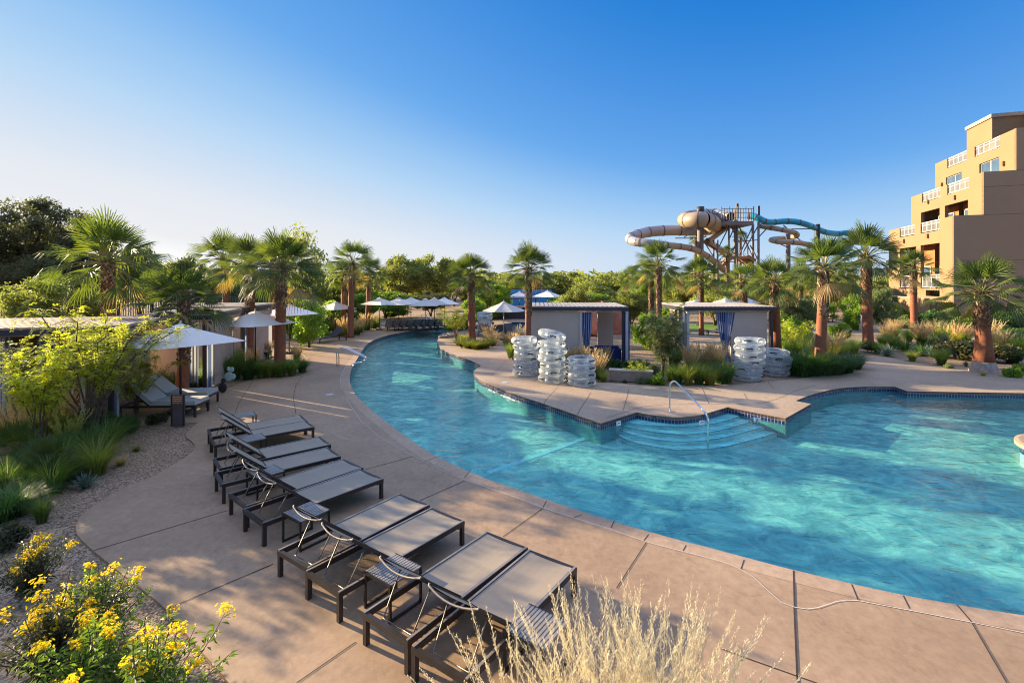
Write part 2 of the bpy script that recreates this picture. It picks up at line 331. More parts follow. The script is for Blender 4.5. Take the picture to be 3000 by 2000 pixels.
# ------------------------------------------------------------------ mesh builder
class MB:
    def __init__(s): s.v = []; s.f = []; s.m = []; s.mats = []; s.mi = 0; s.uv = None; s.smooth = False
    def mat(s, n):
        if n not in s.mats: s.mats.append(n)
        s.mi = s.mats.index(n); return s
    def add(s, vs, fs):
        b = len(s.v); s.v.extend([tuple(v) for v in vs])
        for f in fs: s.f.append(tuple(i + b for i in f)); s.m.append(s.mi)
    def hexa(s, p):   # 8 points: bottom 4 ccw, top 4 ccw
        s.add(p, [(3, 2, 1, 0), (4, 5, 6, 7), (0, 1, 5, 4), (1, 2, 6, 5), (2, 3, 7, 6), (3, 0, 4, 7)])
    def box(s, c, d, M=None):
        x, y, z = c; a, b, h = d[0] / 2, d[1] / 2, d[2] / 2
        p = [(x - a, y - b, z - h), (x + a, y - b, z - h), (x + a, y + b, z - h), (x - a, y + b, z - h),
             (x - a, y - b, z + h), (x + a, y - b, z + h), (x + a, y + b, z + h), (x - a, y + b, z + h)]
        if M is not None: p = [M @ Vector(q) for q in p]
        s.hexa(p)
    def bar(s, a, b, w, h, up=(0, 0, 1)):
        a = Vector(a); b = Vector(b); d = (b - a)
        if d.length < 1e-6: return
        d.normalize(); u = Vector(up)
        if abs(d.dot(u)) > 0.98: u = Vector((0, 1, 0))
        r = d.cross(u).normalized(); u = r.cross(d).normalized()
        r *= w / 2; u *= h / 2
        s.hexa([a - r - u, a + r - u, b + r - u, b - r - u, a - r + u, a + r + u, b + r + u, b - r + u])
    def tube(s, pts, rad, n=8, cap=True):
        pts = [Vector(p) for p in pts]
        if not hasattr(rad, '__len__'): rad = [rad] * len(pts)
        vs = []; prev = None
        for i, p in enumerate(pts):
            t = (pts[min(i + 1, len(pts) - 1)] - pts[max(i - 1, 0)])
            if t.length < 1e-9: t = Vector((0, 0, 1))
            t.normalize()
            if prev is None:
                a = Vector((0, 0, 1)) if abs(t.z) < 0.9 else Vector((1, 0, 0))
                prev = t.cross(a).normalized()
            prev = (prev - t * prev.dot(t))
            if prev.length < 1e-6: prev = t.orthogonal()
            prev.normalize()
            q = t.cross(prev)
            for k in range(n):
                an = 2 * math.pi * k / n
                vs.append(p + (prev * math.cos(an) + q * math.sin(an)) * rad[i])
        fs = []
        for i in range(len(pts) - 1):
            for k in range(n):
                k2 = (k + 1) % n
                fs.append((i * n + k, i * n + k2, (i + 1) * n + k2, (i + 1) * n + k))
        if cap:
            fs.append(tuple(range(n - 1, -1, -1))); fs.append(tuple((len(pts) - 1) * n + k for k in range(n)))
        s.add(vs, fs)
    def lathe(s, prof, n=24, c=(0, 0, 0), M=None):
        vs = []; fs = []
        for (r_, z) in prof:
            for k in range(n):
                a = 2 * math.pi * k / n
                q = Vector((c[0] + r_ * math.cos(a), c[1] + r_ * math.sin(a), c[2] + z))
                vs.append(M @ q if M is not None else q)
        for i in range(len(prof) - 1):
            for k in range(n):
                k2 = (k + 1) % n
                fs.append((i * n + k, i * n + k2, (i + 1) * n + k2, (i + 1) * n + k))
        s.add(vs, fs)
    def poly(s, loops, z, down=None):
        """flat polygon (loops[0] outer, others holes) at z; optional skirt to z-down"""
        flat = [Vector((p[0], p[1])) for l in loops for p in l]; ed = []; k0 = 0
        for l in loops: ed += [(k0 + i, k0 + (i + 1) % len(l)) for i in range(len(l))]; k0 += len(l)
        ov_, oe_, of_ = delaunay_2d_cdt(flat, ed, [], 0, 1e-5)[:3]
        def inside(x, y, l):
            c = False; j = len(l) - 1
            for i in range(len(l)):
                if (l[i][1] > y) != (l[j][1] > y) and x < (l[j][0] - l[i][0]) * (y - l[i][1]) / (l[j][1] - l[i][1]) + l[i][0]: c = not c
                j = i
            return c
        fs = []
        for a, b, c in of_:
            x = (ov_[a].x + ov_[b].x + ov_[c].x) / 3; y = (ov_[a].y + ov_[b].y + ov_[c].y) / 3
            if not inside(x, y, loops[0]) or any(inside(x, y, h) for h in loops[1:]): continue
            n = (ov_[b].x - ov_[a].x) * (ov_[c].y - ov_[a].y) - (ov_[b].y - ov_[a].y) * (ov_[c].x - ov_[a].x)
            if abs(n) < 1e-9: continue
            fs.append((a, b, c) if n > 0 else (a, c, b))
        s.add([(p.x, p.y, z) for p in ov_], fs)
        if down:
            for l in loops:
                k = len(l); vs = [(p[0], p[1], z) for p in l] + [(p[0], p[1], z - down) for p in l]
                s.add(vs, [(i, (i + 1) % k, k + (i + 1) % k, k + i) for i in range(k)])
    def ribbon(s, pts, w, z, closed=False):
        pts = [Vector((p[0], p[1], 0)) for p in pts]; vs = []
        n = len(pts)
        for i, p in enumerate(pts):
            t = pts[min(i + 1, n - 1)] - pts[max(i - 1, 0)]
            t.normalize(); r = Vector((t.y, -t.x, 0)) * w / 2
            vs += [(p.x - r.x, p.y - r.y, z), (p.x + r.x, p.y + r.y, z)]
        s.add(vs, [(2 * i, 2 * i + 1, 2 * i + 3, 2 * i + 2) for i in range(n - 1)])
    def quads(s, arr):
        """arr: (n,4,3)"""
        b = len(s.v); a = np.asarray(arr).reshape(-1, 3)
        s.v.extend(map(tuple, a.tolist()))
        n = len(a) // 4
        s.f.extend([(b + 4 * i, b + 4 * i + 1, b + 4 * i + 2, b + 4 * i + 3) for i in range(n)])
        s.m.extend([s.mi] * n)
    def mesh(s, name):
        me = bpy.data.meshes.new(name)
        me.from_pydata(s.v, [], s.f)
        for n in s.mats: me.materials.append(MATS[n])
        if len(s.mats) > 1: me.polygons.foreach_set('material_index', s.m)
        if s.smooth: me.polygons.foreach_set('use_smooth', [True] * len(me.polygons))
        if s.uv is not None:
            l = me.uv_layers.new(name='UVMap')
            flat = []
            for poly in me.polygons:
                for vi in poly.vertices: flat += s.uv[vi]
            l.data.foreach_set('uv', flat)
        me.update()
        return me
    def obj(s, name, parent=None, mat=None):
        if mat and not s.mats: s.mats = [mat]
        o = bpy.data.objects.new(name, s.mesh(name)); COL.objects.link(o)
        if parent is not None: o.parent = parent
        return o
def link(name, me, parent=None, loc=(0, 0, 0), rz=0.0, sc=(1, 1, 1)):
    o = bpy.data.objects.new(name, me); COL.objects.link(o)
    if parent is not None: o.parent = parent
    o.location = loc; o.rotation_euler = (0, 0, rz); o.scale = sc if hasattr(sc, '__len__') else (sc, sc, sc)
    return o
def tag(o, label, cat, group=None, kind=None):
    o['label'] = label; o['category'] = cat
    if group: o['group'] = group
    if kind: o['kind'] = kind
    return o
def struct(o, label=None, cat=None, kind='structure'):
    o['kind'] = kind
    if label: o['label'] = label
    if cat: o['category'] = cat
    return o
def thing(name, label, cat, loc=(0, 0, 0), rz=0.0, group=None, sc=None):
    o = bpy.data.objects.new(name, None); COL.objects.link(o)
    o.empty_display_size = 0.2
    o.location = loc; o.rotation_euler = (0, 0, rz)
    if sc is not None: o.scale = sc if hasattr(sc, '__len__') else (sc, sc, sc)
    return tag(o, label, cat, group)
def copy_tree(src, loc, rz, label, group=None, sc=None):
    kids = [(c, [g for g in c.children]) for c in src.children]
    r_ = src.copy(); COL.objects.link(r_); r_.location = loc; r_.rotation_euler = (0, 0, rz)
    if sc is not None: r_.scale = sc if hasattr(sc, '__len__') else (sc, sc, sc)
    r_['label'] = label
    if group: r_['group'] = group
    for c, gs in kids:
        n = c.copy(); COL.objects.link(n); n.parent = r_
        for g in gs:
            q = g.copy(); COL.objects.link(q); q.parent = n
    return r_
ORD = ['first', 'second', 'third', 'fourth', 'fifth', 'sixth', 'seventh', 'eighth', 'ninth', 'tenth', 'eleventh', 'twelfth', 'thirteenth', 'fourteenth']
def nth(i, n):
    if i == 0: return 'leftmost'
    if i == n - 1: return 'rightmost'
    return ORD[i] + ' from left'
def smooth(pts, n=6):
    P = [Vector((p[0], p[1], 0)) for p in pts]; out = []
    for i in range(len(P) - 1):
        p0 = P[max(i - 1, 0)]; p1 = P[i]; p2 = P[i + 1]; p3 = P[min(i + 2, len(P) - 1)]
        for k in range(n):
            t = k / n
            out.append(0.5 * ((2 * p1) + (p2 - p0) * t + (2 * p0 - 5 * p1 + 4 * p2 - p3) * t * t + (3 * p1 - p0 - 3 * p2 + p3) * t ** 3))
    out.append(P[-1])
    return [(p.x, p.y) for p in out]
def smooth3(pts, n=6):
    P = [Vector(p) for p in pts]; out = []
    for i in range(len(P) - 1):
        p0 = P[max(i - 1, 0)]; p1 = P[i]; p2 = P[i + 1]; p3 = P[min(i + 2, len(P) - 1)]
        for k in range(n):
            t = k / n
            out.append(0.5 * ((2 * p1) + (p2 - p0) * t + (2 * p0 - 5 * p1 + 4 * p2 - p3) * t * t + (3 * p1 - p0 - 3 * p2 + p3) * t ** 3))
    out.append(P[-1])
    return out
def wl(lst, z=0.0): return [tuple(W(a, b, z)[:2]) for a, b in lst]

# ------------------------------------------------------------------ ground, pool, decks
V = 3000 / 2352
left_px = [(815, 835), (806, 862), (806, 890), (815, 915), (835, 942), (870, 976), (920, 1016), (985, 1060), (1080, 1104), (1180, 1144), (1240, 1168),
           (1330, 1204), (1450, 1243), (1580, 1280), (1700, 1308), (1850, 1340), (1960, 1362), (2100, 1385), (2200, 1399), (2352, 1414)]
left_bank = wl([(1303, 958), (1268, 959), (1224, 965), (1148, 979), (1105, 992), (1076, 1008), (1055, 1038), (1030, 1081), (1025, 1115), (1038, 1150), (1064, 1179), (1106, 1215), (1170, 1264), (1255, 1323), (1340, 1366), (1425, 1402), (1510, 1431), (1595, 1461), (1680, 1489), (1770, 1518),
    (1870, 1548), (2000, 1584), (2065, 1600), (2172, 1629), (2310, 1665), (2490, 1708), (2646, 1742), (2803, 1770), (3000, 1802)])
left_bank = smooth([(-1.5, 40.3)] + left_bank + [(8.0, 4.75), (12, 4.1), (18, 4.2), (24, 6.5)], 5)
rb1 = smooth(wl([(1311, 973), (1292, 984), (1281, 998), (1285, 1010), (1298, 1023), (1327, 1036), (1361, 1049), (1395, 1063), (1408, 1072), (1391, 1083), (1388, 1094), (1408, 1113), (1451, 1132), (1510, 1155), (1595, 1183), (1680, 1212), (1760, 1240)]), 5)
notch = [W(1866, 1207)] + [Vector((*p, 0)) for p in smooth(wl([(1866, 1207), (1902, 1214), (1943, 1219), (1985, 1222), (2026, 1219), (2054, 1215), (2082, 1207), (2133, 1192)]), 4)[1:]]
notch = [tuple(p[:2]) for p in notch]
rb2 = wl([(2301, 1225), (2376, 1183), (2330, 1174)]) + smooth(wl([(2330, 1174), (2383, 1154), (2459, 1137), (2540, 1132), (2621, 1132)]), 4)[1:] + wl([(2657, 1145), (2800, 1148), (3000, 1151)]) + [(21, 16.2), (25, 14)]
right_bank = [(-1.0, 37.8)] + [(-3.4, 36.9)] + rb1 + notch + rb2
pool = left_bank[::-1] + right_bank          # near->far along the left bank, back along the right bank
WATER_Z, FLOOR_Z = -0.165, -0.56
pool2 = [(-1.55, 35.8), (5.0, 35.8), (5.0, 43.2), (-1.55, 43.2)]

g = MB(); g.mat('gravel')
g.poly([[(-900, -60), (900, -60), (900, 1500), (-900, 1500)], pool, pool2], -0.03)
struct(g.obj('ground'), 'tan gravel ground of the planting beds', 'ground')

def wall_strip(loop, z0, z1, mat, closed=True, push=0.0):
    m = MB(); m.mat(mat); m.uv = []; n = len(loop); vs = []; fs = []; s = 0.0
    k = n + 1 if closed else n
    for i in range(k):
        p = loop[i % n]
        if i: q = loop[(i - 1) % n]; s += math.hypot(p[0] - q[0], p[1] - q[1])
        vs += [(p[0], p[1], z0), (p[0], p[1], z1)]; m.uv += [(s, z0 + 2.785), (s, z1 + 2.785)]
    for i in range(k - 1): fs.append((2 * i, 2 * i + 2, 2 * i + 3, 2 * i + 1))
    m.add(vs, fs); m.uv = [tuple(u) for u in m.uv]
    return m
pf = MB(); pf.mat('pool_plaster_caustics'); pf.poly([pool], FLOOR_Z)
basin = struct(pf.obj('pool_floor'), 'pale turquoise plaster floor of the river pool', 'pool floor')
wall_strip(pool, -0.19, -0.02, 'pool_tile').obj('tile_band', basin)
wall_strip(pool, FLOOR_Z, -0.19, 'pool_side').obj('basin_side', basin)
pw = MB(); pw.mat('water'); pw.poly([pool], WATER_Z)
struct(pw.obj('pool_water'), 'turquoise water of the winding river pool', 'water')
pf = MB(); pf.mat('pool_plaster_caustics'); pf.poly([pool2], FLOOR_Z)
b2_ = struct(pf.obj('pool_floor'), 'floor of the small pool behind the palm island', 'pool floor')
wall_strip(pool2, FLOOR_Z, -0.02, 'pool_tile').obj('tile_band', b2_)
pw = MB(); pw.mat('water'); pw.poly([pool2], WATER_Z)
struct(pw.obj('pool_water'), 'water of the small pool behind the palm island', 'water')

# decks
lb = left_bank                                   # far -> near
outer_left = wl([(673, 2000), (516, 1821), (486, 1783), (432, 1737), (344, 1668), (268, 1607), (232, 1572), (222, 1553), (226, 1530), (245, 1503), (306, 1461), (383, 1419), (440, 1398), (510, 1359), (555, 1330), (571, 1308), (561, 1292), (546, 1280), (546, 1267), (561, 1254), (580, 1236)])
outer_left = smooth(outer_left, 4) + wl([(348, 1252), (180, 1262), (200, 1195), (500, 1158), (650, 1150), (672, 1136)]) + smooth(wl([(700, 1123), (745, 1112), (800, 1106), (880, 1099), (905, 1082), (905, 1060), (880, 1030), (850, 1012)]), 3) + wl([(790, 1010), (780, 985), (930, 984), (1000, 984), (1064, 979), (1066, 966), (1117, 960), (1095, 950), (1098, 940), (1320, 938)]) + [(-3.5, 44), (0, 42.5)]
near_deck = lb + [(24, 2.0), (10, 3.2), (4, 3.8), (0, 4.25), (-1.8, 4.3)] + outer_left
dk = MB(); dk.mat('deck'); dk.poly([near_deck], 0.0, 0.09)
deck_near = struct(dk.obj('pool_deck'), 'tan concrete deck curving along the near bank of the river pool', 'deck')
upper = wl([(3000, 1100), (2919, 1088), (2849, 1077), (2737, 1070), (2653, 1058), (2596, 1045), (2521, 1041), (2533, 1065), (2520, 1085), (2470, 1098), (2400, 1101), (2310, 1112), (2140, 1128), (1990, 1132), (1910, 1130), (1780, 1120), (1650, 1122), (1560, 1090), (1490, 1050), (1480, 1020), (1490, 1000)])
upper = [(26, 18.6), (21, 18.9)] + upper + [(-0.3, 30.0), (-0.3, 35.0), (-1.2, 35.0)] + wl([(1450, 985), (1458, 1005), (1440, 1020), (1400, 1026), (1352, 1020), (1338, 1000), (1330, 985)])
far_deck = right_bank[2:-1] + [(26, 16.3)] + upper
dk = MB(); dk.mat('deck2'); dk.poly([far_deck], 0.0, 0.09)
deck_far = struct(dk.obj('pool_deck'), 'pale concrete deck of the far bank below the cabanas', 'deck')
dk = MB(); dk.mat('deck2'); dk.poly([[(-1.9, 35.05), (9, 35.05), (12, 60), (-6, 60), (-6, 44.2), (-1.9, 44.2)], pool2], 0.0, 0.09)
deck_back = struct(dk.obj('pool_deck'), 'concrete deck around the small rear pool', 'deck')
# coping bands (set 3 mm proud of the deck)
def offset(line, d):
    P = [Vector((p[0], p[1])) for p in line]; out = []
    for i, p in enumerate(P):
        t = P[min(i + 1, len(P) - 1)] - P[max(i - 1, 0)]; t.normalize()
        out.append((p.x - t.y * d, p.y + t.x * d))
    return out
def band(line, d, z, mat, parent, name, lip=0.085):
    o_ = offset(line, d); m = MB(); m.mat(mat); n = len(line)
    vs = [(p[0], p[1], z) for p in line] + [(p[0], p[1], z) for p in o_] + [(p[0], p[1], z - lip) for p in line]
    fs = [(i, i + 1, n + i + 1, n + i) for i in range(n - 1)] + [(i, i + 1, 2 * n + i + 1, 2 * n + i) for i in range(n - 1)]
    m.add(vs, fs); return m.obj(name, parent)
band(lb, -0.30, 0.0025, 'coping', deck_near, 'coping')
band(right_bank[1:-1], 0.0001, 0.0025, 'coping', deck_far, 'coping')
# joints
jd = MB(); jd.mat('joint_dark')
def jl(m, pts, w=0.012, z=0.0048): m.ribbon(wl(pts), w, z)
for a in [[(2327, 1778), (2336, 1985), (2345, 2050)], [(2325, 1671), (2328, 1778)]]: jl(jd, a, 0.018)
for a in [[(2846, 1821), (2950, 2000)], [(2100, 1895), (2200, 1932), (2338, 1981), (2420, 2010)], [(2495, 1711), (2514, 1757)], [(2646, 1744), (2665, 1782)], [(2803, 1771), (2846, 1821)],
          [(1893, 1589), (1806, 1723)], [(1590, 1489), (1473, 1572)], [(1362, 1408), (1230, 1466)], [(1043, 1880), (869, 2000)], [(800, 1652), (490, 1783)], [(740, 1678), (800, 1652)],
          [(666, 1495), (275, 1612)], [(1213, 1336), (1067, 1376)], [(885, 1100), (866, 1130), (859, 1165), (867, 1211)], [(742, 1113), (719, 1150), (700, 1180), (689, 1209)],
          [(1520, 1433), (1545, 1424)], [(1601, 1467), (1590, 1487)], [(1704, 1507), (1680, 1517)], [(1790, 1545), (1800, 1525)], [(1900, 1565), (1885, 1585)], [(2010, 1597), (2000, 1615)], [(2180, 1640), (2170, 1668)],
          [(1380, 1375), (1360, 1400)], [(1290, 1335), (1240, 1352)]]: jl(jd, a)
jd.obj('joint_lines', deck_near)
jf = MB(); jf.mat('joint_dark')
for a in [[(1633, 1134), (1600, 1171), (1590, 1188)], [(1731, 1150), (1699, 1200), (1690, 1218)], [(1843, 1139), (1826, 1201)], [(2056, 1134), (2077, 1182)], [(2179, 1151), (2190, 1170)], [(2249, 1118), (2268, 1140)],
          [(1775, 1225), (1849, 1200), (1883, 1191), (1946, 1184), (2100, 1183), (2180, 1183), (2237, 1179), (2281, 1167), (2332, 1144), (2390, 1128)], [(1480, 1060), (1440, 1100)], [(2500, 1099), (2560, 1120)]]: jl(jf, a)
jf.obj('joint_lines', deck_far)
jw = MB(); jw.mat('joint_light')
jl(jw, [(1013, 1166), (1055, 1230), (1106, 1276), (1191, 1325), (1293, 1378), (1366, 1408), (1480, 1446), (1591, 1487), (1680, 1517), (1787, 1549), (1893, 1587), (1938, 1600), (2044, 1626), (2120, 1647), (2163, 1664), (2206, 1689), (2253, 1733), (2289, 1764), (2329, 1779), (2365, 1784), (2396, 1780), (2450, 1762), (2480, 1758), (2512, 1759), (2646, 1784), (2843, 1822), (3000, 1854), (3200, 1895)], 0.011, 0.0062)
jl(jw, [(1013, 1166), (990, 1157), (968, 1154), (978, 1143), (1000, 1139), (997, 1110), (1002, 1092), (1015, 1070), (1028, 1055)], 0.011, 0.0062)
jw.obj('sealant_line', deck_near)

# pool details: steps, pale strip, depth tiles
pc = [(W(1790, 1275, 0), W(2296, 1262, 0))]
st = thing('pool_steps', 'curved entry steps with dark tile edges below the handrail', 'steps')
notch_c = Vector((XY(2000, 14.5)[0], 14.0, 0))
arcs = [([(1830, 1236), (1870, 1243), (1950, 1249), (2010, 1250), (2075, 1244), (2130, 1232), (2168, 1221)], -0.185),
        ([(1822, 1247), (1880, 1260), (1960, 1271), (2020, 1272), (2090, 1265), (2160, 1248), (2205, 1234)], -0.26),
        ([(1812, 1258), (1870, 1279), (1960, 1292), (2030, 1293), (2110, 1284), (2190, 1264), (2245, 1248)], -0.35),
        ([(1800, 1268), (1850, 1294), (1960, 1315), (2030, 1317), (2110, 1311), (2200, 1290), (2285, 1266)], -0.45)]
back = [(XY(2134, 14)[0], 16.5), (XY(1868, 14)[0], 16.5)]
for a, z in arcs:
    pts = smooth(wl(a, z), 6)
    m = MB(); m.mat('step_plaster')
    p2 = pts + [(pts[-1][0], 14.6), (pts[0][0], 14.6)]
    clip = [(x, min(y, 14.6)) for x, y in p2]
    m.poly([clip], z, 0.12); sp_ = m.obj('step', st)
    e = MB(); e.mat('floor_tile'); e.ribbon(pts, 0.03, z + 0.004); e.obj('tile_edge', sp_)
ps = MB(); ps.mat('strip_pale'); ps.ribbon(wl([(1730, 1278), (1600, 1325), (1430, 1385)], FLOOR_Z), 0.16, FLOOR_Z + 0.006); ps.obj('floor_stripe', basin)
def depth_tile(px, py, nx, ny, glyph):
    p = W(px, py, 0); n = Vector((nx, ny, 0)).normalized(); t = Vector((-n.y, n.x, 0))
    e = thing('depth_marker', '', 'pool marker', p)
    m = MB(); m.mat('tile_white'); c = n * 0.006 + Vector((0, 0, -0.095))
    m.hexa([c - t * .075 - n * .004 + Vector((0, 0, -.06)), c + t * .075 - n * .004 + Vector((0, 0, -.06)), c + t * .075 + n * .004 + Vector((0, 0, -.06)), c - t * .075 + n * .004 + Vector((0, 0, -.06)),
            c - t * .075 - n * .004 + Vector((0, 0, .06)), c + t * .075 - n * .004 + Vector((0, 0, .06)), c + t * .075 + n * .004 + Vector((0, 0, .06)), c - t * .075 + n * .004 + Vector((0, 0, .06))])
    m.obj('tile', e)
    m = MB(); m.mat('black_rubber')
    P2 = lambda u, v: c + n * .006 + t * u + Vector((0, 0, v))
    if glyph == '2':
        seq = [(-.025, .025), (-.01, .042), (.015, .038), (.02, .015), (-.005, -.012), (-.028, -.038), (.028, -.038)]
    else:
        seq = [(-.045, -.01), (-.01, .02), (.02, .0), (.045, .02)]
    for i in range(len(seq) - 1): m.bar(P2(*seq[i]), P2(*seq[i + 1]), .012, .004, up=n)
    m.obj('glyph', e); return e
depth_tile(2218, 1219, -0.25, -0.97, '2')['label'] = 'white depth tile with black number on the dark tile band near the deck corner'
depth_tile(1812, 1229, 0.45, -0.9, 'w')['label'] = 'white no-diving tile left of the pool steps'
depth_tile(2056, 1227, 0.2, -0.97, 'w')['label'] = 'white no-diving tile behind the sloping handrail'
for (px, py, lab) in [(966, 1155, 'round skimmer lid in the near deck beside the pool bend'), (1655, 1260, 'round skimmer lid'), (1480, 1120, 'round skimmer lid in the far deck left of the tube stacks')]:
    if px == 1655: continue
    m = MB(); m.mat('drain'); m.lathe([(0.0, .007), (.12, .007), (.13, .003)], 24); o = m.obj('skimmer_lid'); o.location = W(px, py); tag(o, lab, 'drain cover')
# planter peninsula on the right edge
pen = thing('pool_planter', 'round tan-topped pool island at the right edge of the water', 'pool island', (*XY(3212, 10.6), 0))
m = MB(); m.mat('coping'); m.lathe([(0.0, 0.02), (1.18, 0.02), (1.25, 0.0), (1.25, -0.08), (1.15, -0.09)], 48); m.obj('coping_ring', pen)
m = MB(); m.mat('tile_white'); m.lathe([(1.15, -0.02), (1.15, -0.6)], 48); m.obj('planter_side', pen)
loop = [(1.165 * math.cos(2 * math.pi * i / 48), 1.165 * math.sin(2 * math.pi * i / 48)) for i in range(48)]
wall_strip(loop, -0.26, -0.10, 'pool_tile').obj('tile_band', pen)

# ------------------------------------------------------------------ loungers
def lounger_proto(kind):
    L, Wd, Hs, hinge, bl, ang = 2.0, 0.68, 0.33, 1.21, 0.74, R(40)
    t = thing('sun_lounger', 'x', 'sun lounger')
    dark = 'frame_dark'
    f = MB(); f.mat(dark); b = 0.045
    # origin: middle of front (foot) edge, body runs to -Y
    for sx in (-1, 1):
        x = sx * (Wd / 2 - b / 2)
        f.bar((x, 0, Hs - 0.03), (x, -L, Hs - 0.03), b, 0.055)
    f.bar((-Wd / 2 + b, -b / 2, Hs - 0.03), (Wd / 2 - b, -b / 2, Hs - 0.03), b, 0.055)
    f.bar((-Wd / 2 + b, -L + b / 2, Hs - 0.03), (Wd / 2 - b, -L + b / 2, Hs - 0.03), b, 0.055)
    f.bar((-Wd / 2 + b, -hinge, Hs - 0.035), (Wd / 2 - b, -hinge, Hs - 0.035), 0.03, 0.03)
    f.obj('frame', t)
    if kind == 'sling':
        e = MB(); e.mat('frame_edge')
        for sx in (-1, 1): e.bar((sx * (Wd / 2 - 0.02), -0.01, Hs + 0.003), (sx * (Wd / 2 - 0.02), -L + 0.01, Hs + 0.003), 0.026, 0.008)
        e.obj('rail_cap', t)
    for sx in (-1, 1):
        for y in (-0.03, -L + 0.03):
            l = MB(); l.mat(dark)
            x = sx * (Wd / 2 - 0.026)
            l.box((x, y, (Hs - 0.058) / 2), (0.05, 0.05, Hs - 0.058))
            if y > -1: l.bar((x, y - 0.02, Hs - 0.065), (x, y - 0.10, Hs - 0.058), 0.04, 0.03)
            l.obj('leg', t)
    smat = {'sling': 'sling', 'cushion': 'cushion', 'grey': 'grey_sling', 'black': 'black_sling', 'taupe': 'sling'}[kind]
    th = 0.11 if kind == 'cushion' else 0.012
    s = MB(); s.mat(smat); w = Wd - 2 * b + (0.06 if kind == 'cushion' else 0.004)
    z0 = Hs + (0.0 if kind == 'cushion' else -0.012)
    ny = 8
    if kind == 'cushion':
        s.box((0, -hinge / 2 - 0.005, z0 + th / 2), (w, hinge - 0.03, th))
    else:
        vs = []; fs = []
        for j in range(ny + 1):
            for i in range(7):
                u = -1 + 2 * i / 6
                vs.append((u * w / 2, -b - (hinge - b) * j / ny, z0 + th - 0.012 * (1 - u * u)))
        for j in range(ny):
            for i in range(6): fs.append((j * 7 + i + 1, j * 7 + i, (j + 1) * 7 + i, (j + 1) * 7 + i + 1))
        s.add(vs, fs)
    s.obj('seat', t)
    # backrest
    hp = Vector((0, -hinge - 0.02, Hs)); d = Vector((0, -math.cos(ang), math.sin(ang))); n = Vector((0, math.sin(ang), math.cos(ang)))
    bk = MB(); bk.mat(smat)
    if kind == 'cushion':
        a = hp + n * 0.02; q = Vector((w / 2, 0, 0))
        bk.hexa([a - q, a + q, a + q + d * bl, a - q + d * bl, a - q + n * th, a + q + n * th, a + q + n * th + d * bl, a - q + n * th + d * bl])
    else:
        q = Vector((w / 2 - 0.01, 0, 0)); vs = []; fs = []
        for j in range(7):
            for i in range(7):
                u = -1 + 2 * i / 6
                vs.append(hp + d * (bl * j / 6) + q * u + n * (0.008 - 0.015 * (1 - u * u)))
        for j in range(6):
            for i in range(6): fs.append((j * 7 + i + 1, j * 7 + i, (j + 1) * 7 + i, (j + 1) * 7 + i + 1))
        bk.add(vs, fs)
    bo = bk.obj('backrest', t)
    bf = MB(); bf.mat(dark)
    for sx in (-1, 1):
        q = Vector((sx * (w / 2 - 0.0), 0, 0))
        bf.bar(hp + q, hp + q + d * bl, 0.03, 0.035, up=n)
    bf.obj('back_frame', bo)
    hb = MB(); hb.mat('bright_metal' if kind in ('sling', 'taupe') else dark); hb.smooth = True
    top = hp + d * bl; pts = []
    for i in range(9):
        u = -1 + 2 * i / 8
        pts.append(top + Vector((u * (w / 2 + 0.005), 0, 0)) - n * 0.055 * (1 - u * u) + d * 0.01)
    hb.tube([pts[0] + n * 0.02] + pts + [pts[-1] + n * 0.02], 0.011, 6)
    hb.obj('head_bar', bo)
    if kind in ('sling',):
        pr = MB(); pr.mat('bright_metal'); pr.smooth = True
        a = hp + d * (bl * 0.62)
        lo = Vector((0, -hinge - 0.62, Hs - 0.10)); x = w / 2 - 0.06
        pr.tube([a + Vector((-x, 0, -0.01)), lo + Vector((-x + 0.02, 0, 0)), lo + Vector((x - 0.02, 0, 0)), a + Vector((x, 0, -0.01))], 0.009, 6)
        pr.obj('prop', t)
    return t
def place_l(o, c, ang): o.location = c; o.rotation_euler = (0, 0, ang)
row = [((1549, 1608), (1192, 1910)), ((1426, 1555), (1043, 1800)), ((1264, 1485), (882, 1672)), ((1169, 1445), (799, 1621)), ((1057, 1373), (698, 1496)),
       ((1006, 1343), (662, 1447)), ((961, 1309), (638, 1381)), ((937, 1278), (626, 1341)), ((895, 1231), (615, 1281)), ((881, 1214), (617, 1254))]
proto = None
desc = ['taupe sling lounger of the row, nearest the tall dry grass', 'taupe sling lounger, inner one of the pair beside the dry grass',
        'taupe sling lounger touching the table in the second pair from the dry grass', 'taupe sling lounger, far one of the second pair from the dry grass',
        'sling lounger half lit by sun, near one of the middle pair', 'sling lounger half shaded, far one of the middle pair',
        'shaded sling lounger with one sunlit foot corner, near one of the fourth pair', 'shaded sling lounger, far one of the fourth pair',
        'shaded sling lounger, near one of the pair farthest along the deck', 'shaded sling lounger at the far end of the deck row']
LR = []
for i, (D_, A_) in enumerate(row):
    d = W(*D_, 0.33); a = W(*A_, 0.33); v = (a - d); v.z = 0; v.normalize()
    ang = math.atan2(v.x, -v.y)                   # local -Y -> v
    side = Vector((-v.y, v.x, 0))                # to the lounger's near side
    c = d + side * 0.34; c.z = 0
    LR.append((c, ang, v, side))
# average neighbours of each pair so that they stand parallel
for i in range(0, 10, 2):
    m_ = (LR[i][1] + LR[i + 1][1]) / 2
    for k in (0, 1):
        c, a0, v, s_ = LR[i + k]; LR[i + k] = (c, (m_ + a0) / 2, v, s_)
for i, (c, ang, v, s_) in enumerate(LR):
    if proto is None:
        proto = lounger_proto('sling'); place_l(proto, c, ang); proto['label'] = desc[0]; proto['group'] = 'sling loungers in a row on the near deck'
    else: copy_tree(proto, c, ang, desc[i])
